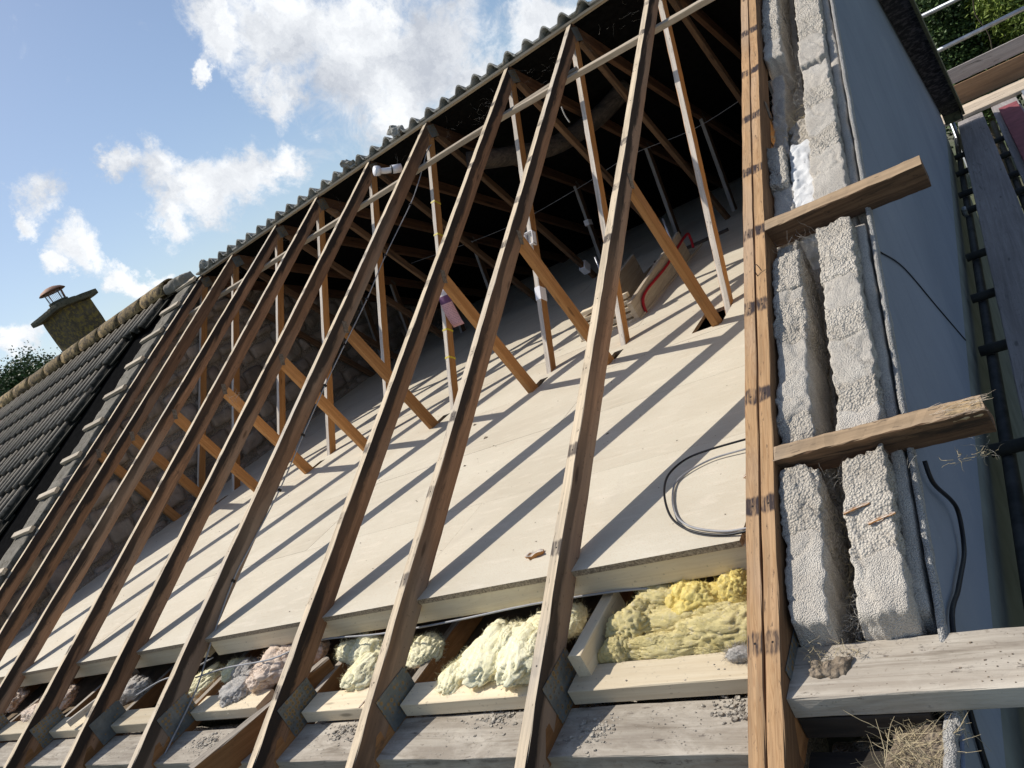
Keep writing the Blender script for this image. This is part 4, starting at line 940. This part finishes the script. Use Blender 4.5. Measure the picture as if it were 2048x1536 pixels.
for q in range(150):
    s_ = ru(.0005, .0016) * (1.8 if rnd() < .08 else 1); cx, cy = ru(.09, .48), ru(-3.82, -3.69); b_ = len(v)
    vv, ff = rockbox((cx - s_, cy - s_ * .8, -1.870), (cx + s_, cy + s_ * .8, -1.869 + s_ * ru(.4, .9)), s_, s_ * .5, 120, r=s_ * .3, seed=q); v += vv; f += [tuple(b_ + i for i in t) for t in ff]
tag(stuff(mesh('mortar_crumbs', v, f, M_SOIL)), 'dirt crumbs scattered along the broad grey eaves timber', 'debris')
for (x, y, z, l, lab) in ((-1.33, -3.69, -1.898, .07, 'brown splinter on the third pale packer'), (-.10, -3.11, ZF + .004, .07, 'orange sliver on the chipboard beside the doubled rafter')):
    tag(beam('splinter', (x - l * .15, y - l * .5, z), (x + l * .15, y + l * .5, z + .004), .007, .003, M_WEB, seg=.01, jit=.0008), lab, 'splinter')
straw('cobweb', (-5.2, -.30, -.14), (-.3, -.05, -.06), 260, .10, .00022, M_WEBS, 'dusty cobwebs hanging under the ridge', wander=.4)
straw('cobweb', (-3.6, -1.95, -.12), (-3.4, -1.85, -.08), 14, .16, .0006, M_WEBS, 'cobweb strands hanging from the sixth truss', wander=.5)
# old duct / timber lumps in the dark under the ridge
tag(tube('flexible_duct', [(-2.35, .10, -.38), (-2.1, .32, -.50), (-1.85, .55, -.58), (-1.55, .75, -.55), (-1.3, .9, -.45)], .07, M_DARKW, None, 14), 'dusty brown bundle slung in the dark under the ridge', 'bundle')

# ------------------------------------------------------------------ scaffold
ZD = -2.30
def sboard(x0, x1, y0, y1, z, mat, lab, name='scaffold_board', grp='scaffold boards beside the gable wall'):
    w = x1 - x0; o = beam(name, ((x0 + x1) / 2, y0, z - .019), ((x0 + x1) / 2, y1, z - .019), w, .038, mat, None, jit=.0015, seg=.12, bev=.004); return tag(o, lab, 'scaffold board', grp)
o = sboard(.462, .693, -3.6, 4.62, ZD, M_SCAF, 'long grey scaffold board nearest the blue wall'); o.matrix_local = Matrix.Translation((.53, .5, 0)) @ Matrix.Rotation(math.radians(.35), 4, 'Z') @ Matrix.Translation((-.53, -.5, 0)) @ o.matrix_basis
sboard(.750, .975, -3.6, 4.70, ZD, M_SCAF, 'second grey scaffold board out from the blue wall')
sboard(1.02, 1.245, -3.6, 4.62, ZD, M_SCAF, 'third grey scaffold board out from the wall, partly under the red board')
for k in range(3): sboard(1.27 + k * .24, 1.49 + k * .24, -3.6, 4.6, ZD, M_SCAF, 'outer grey scaffold board %s from the wall' % ('fourth', 'fifth', 'sixth')[k])
sboard(.80, .955, .9, 4.15, ZD + .04, M_REDB, 'faded red board lying on the scaffold boards', 'red_board', None)
o = box('grey_sheet', (1.03, 3.2, ZD + .004), (1.5, 4.66, ZD + .03), M_BLUEG); tag(o, 'blue grey sheet lying on the outer scaffold boards', 'sheet')
for k in range(3):
    o = beam('scaffold_board', (-.3, 4.76 + k * .235, ZD + .02), (3.2, 4.76 + k * .235, ZD + .02), .225, .038, M_SCAFL, None, jit=.0015, bev=.004); tag(o, 'sunlit bleached cross board %s at the end of the scaffold' % ('first', 'second', 'third')[k], 'scaffold board', 'sunlit cross boards at the scaffold end')
o = beam('toe_board', (-.4, 5.46, ZD + .15), (3.2, 5.46, ZD + .15), .038, .225, M_TOE, None); tag(o, 'brown toe board standing at the end of the scaffold', 'toe board')
o = beam('toe_board', (-.4, 5.50, ZD + .36), (3.2, 5.50, ZD + .36), .038, .16, M_SCAF, None); tag(o, 'greyer upper toe board behind the brown one', 'toe board')
tag(tube('guard_rail', [(.2, 5.35, -1.60), (3.2, 5.35, -1.60)], .024, M_STEEL, None, 14, 1), 'lower steel guard rail in front of the trees', 'guard rail', 'scaffold guard rails')
tag(tube('guard_rail', [(.2, 5.35, -1.18), (3.2, 5.35, -1.28)], .024, M_STEEL, None, 14, 1), 'upper steel guard rail in front of the trees', 'guard rail', 'scaffold guard rails')
tag(tube('scaffold_standard', [(.40, 4.35, -4.4), (.40, 4.35, -2.05)], .024, M_STEEL, None, 14, 1), 'upright steel scaffold tube at the house corner', 'scaffold tube')
tag(tube('corner_cable', [(.33, 4.5, -2.06), (.42, 4.4, -2.04), (.50, 4.3, -2.09), (.50, 4.0, -2.2)], .006, M_BLK), 'black cable looped round the scaffold tube at the house corner', 'cable')
ty = [3.2, 2.5, 1.75, 1.23, .17, -.55, -1.25, -2.15]
for k, y in enumerate(ty):
    tag(tube('transom_tube', [(.352 if k % 3 else .358, y, ZD - .064), (1.95, y, ZD - .064)], .0242, M_TUBED, None, 12, 1), 'dull transom tube under the scaffold boards, number %s from the far end' % ('one', 'two', 'three', 'four', 'five', 'six', 'seven', 'eight', 'nine')[k], 'scaffold tube', 'transom tubes poking toward the wall')
    if k == 3:
        v, f = rockbox((.365, y - .035, ZD - .10), (.395, y + .035, ZD - .03), .012, .004, 40, r=.008); tag(mesh('tube_coupler', v, f, M_STEEL), 'steel coupler on transom tube %s' % ('one', '', '', 'four', '', 'six')[k], 'coupler', 'scaffold couplers')
tag(tube('ledger_tube', [(.400, -3.6, ZD - .115), (.385, 4.4, ZD - .115)], .0242, M_TUBED, None, 12, 1), 'dull ledger tube running along the wall under the boards', 'scaffold tube')
tag(tube('ledger_tube', [(.72, -3.6, ZD - .115), (.72, 4.4, ZD - .115)], .0242, M_TUBED, None, 12, 1), 'ledger tube seen through the slot between the boards', 'scaffold tube')

# ------------------------------------------------------------------ trees
def leaves(n, centre, rad, lw, ll, mat, parent, name='crown', clump=26, sp=.28, droop=0.0):
    v = []; f = []; C0 = Vector(centre)
    for _ in range(n // clump):
        while True:
            d = Vector((ru(-1, 1), ru(-1, 1), ru(-1, 1)))
            if d.length < 1: break
        k = .72 + .45 * noise.noise(d * 2.2 + C0 * .3); d = d.normalized() * (d.length ** .45) * k
        c = Vector((C0.x + d.x * rad[0], C0.y + d.y * rad[1], C0.z + d.z * rad[2]))
        for _ in range(clump):
            p = c + Vector((random.gauss(0, sp), random.gauss(0, sp), random.gauss(0, sp * .8)))
            a = Vector((ru(-1, 1), ru(-1, 1), ru(-.7, .5) - droop)).normalized(); b = a.orthogonal().normalized(); b = (Matrix.Rotation(ru(0, 6.28), 3, a) @ b)
            L = ll * ru(.6, 1.3); w = lw * ru(.7, 1.2); i = len(v)
            v.extend([p, p + a * L * .45 + b * w, p + a * L, p + a * L * .45 - b * w]); f.append((i, i+1, i+2, i+3))
    return mesh(name, v, f, mat, parent)
def tree(name, loc, h, rad, cz, n, lw, ll, mat, lab, clump=26, sp=.28, droop=0, inner=None):
    t = empty(name, loc); tag(t, lab, 'tree' if 'tree' in name else 'shrub')
    tube('trunk', [(0, 0, 0), (.1, .05, h * .4), (0, .1, h * .75)], max(.05, h * .02), M_BARK, t)
    for k in range(6):
        a = ru(0, 6.28); tube('limb', [(0, 0, h * .4), (math.cos(a) * rad[0] * .35, math.sin(a) * rad[1] * .35, cz - rad[2] * .2), (math.cos(a) * rad[0] * .7, math.sin(a) * rad[1] * .7, cz + rad[2] * ru(0, .5))], .03, M_BARK, t, 6)
    stuff(leaves(n, (0, 0, cz), rad, lw, ll, mat, t, 'crown', clump, sp, droop))
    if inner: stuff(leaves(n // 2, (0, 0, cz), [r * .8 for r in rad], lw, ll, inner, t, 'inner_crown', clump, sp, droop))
    return t
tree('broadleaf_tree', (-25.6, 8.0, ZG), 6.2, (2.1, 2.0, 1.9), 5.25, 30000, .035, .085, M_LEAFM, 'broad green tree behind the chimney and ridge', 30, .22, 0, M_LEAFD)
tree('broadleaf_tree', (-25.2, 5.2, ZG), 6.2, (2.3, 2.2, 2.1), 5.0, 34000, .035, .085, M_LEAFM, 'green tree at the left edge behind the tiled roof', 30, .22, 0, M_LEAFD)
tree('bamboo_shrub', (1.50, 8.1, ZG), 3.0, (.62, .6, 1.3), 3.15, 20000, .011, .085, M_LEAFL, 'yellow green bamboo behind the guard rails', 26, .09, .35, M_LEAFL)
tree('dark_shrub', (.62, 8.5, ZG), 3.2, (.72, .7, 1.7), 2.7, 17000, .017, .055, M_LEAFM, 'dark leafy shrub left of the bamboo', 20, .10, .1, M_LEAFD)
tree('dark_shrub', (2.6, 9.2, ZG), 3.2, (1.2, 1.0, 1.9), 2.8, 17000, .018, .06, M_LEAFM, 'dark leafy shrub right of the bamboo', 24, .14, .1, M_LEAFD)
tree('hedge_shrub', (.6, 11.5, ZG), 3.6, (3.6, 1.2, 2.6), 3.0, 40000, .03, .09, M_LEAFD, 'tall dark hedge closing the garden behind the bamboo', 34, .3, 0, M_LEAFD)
tag(tube('bare_twig', [(.95, 7.7, -2.3), (1.02, 7.6, -1.9), (.96, 7.6, -1.55), (1.05, 7.55, -1.2)], .008, M_BARK), 'thin bare twig in front of the dark shrub', 'twig')
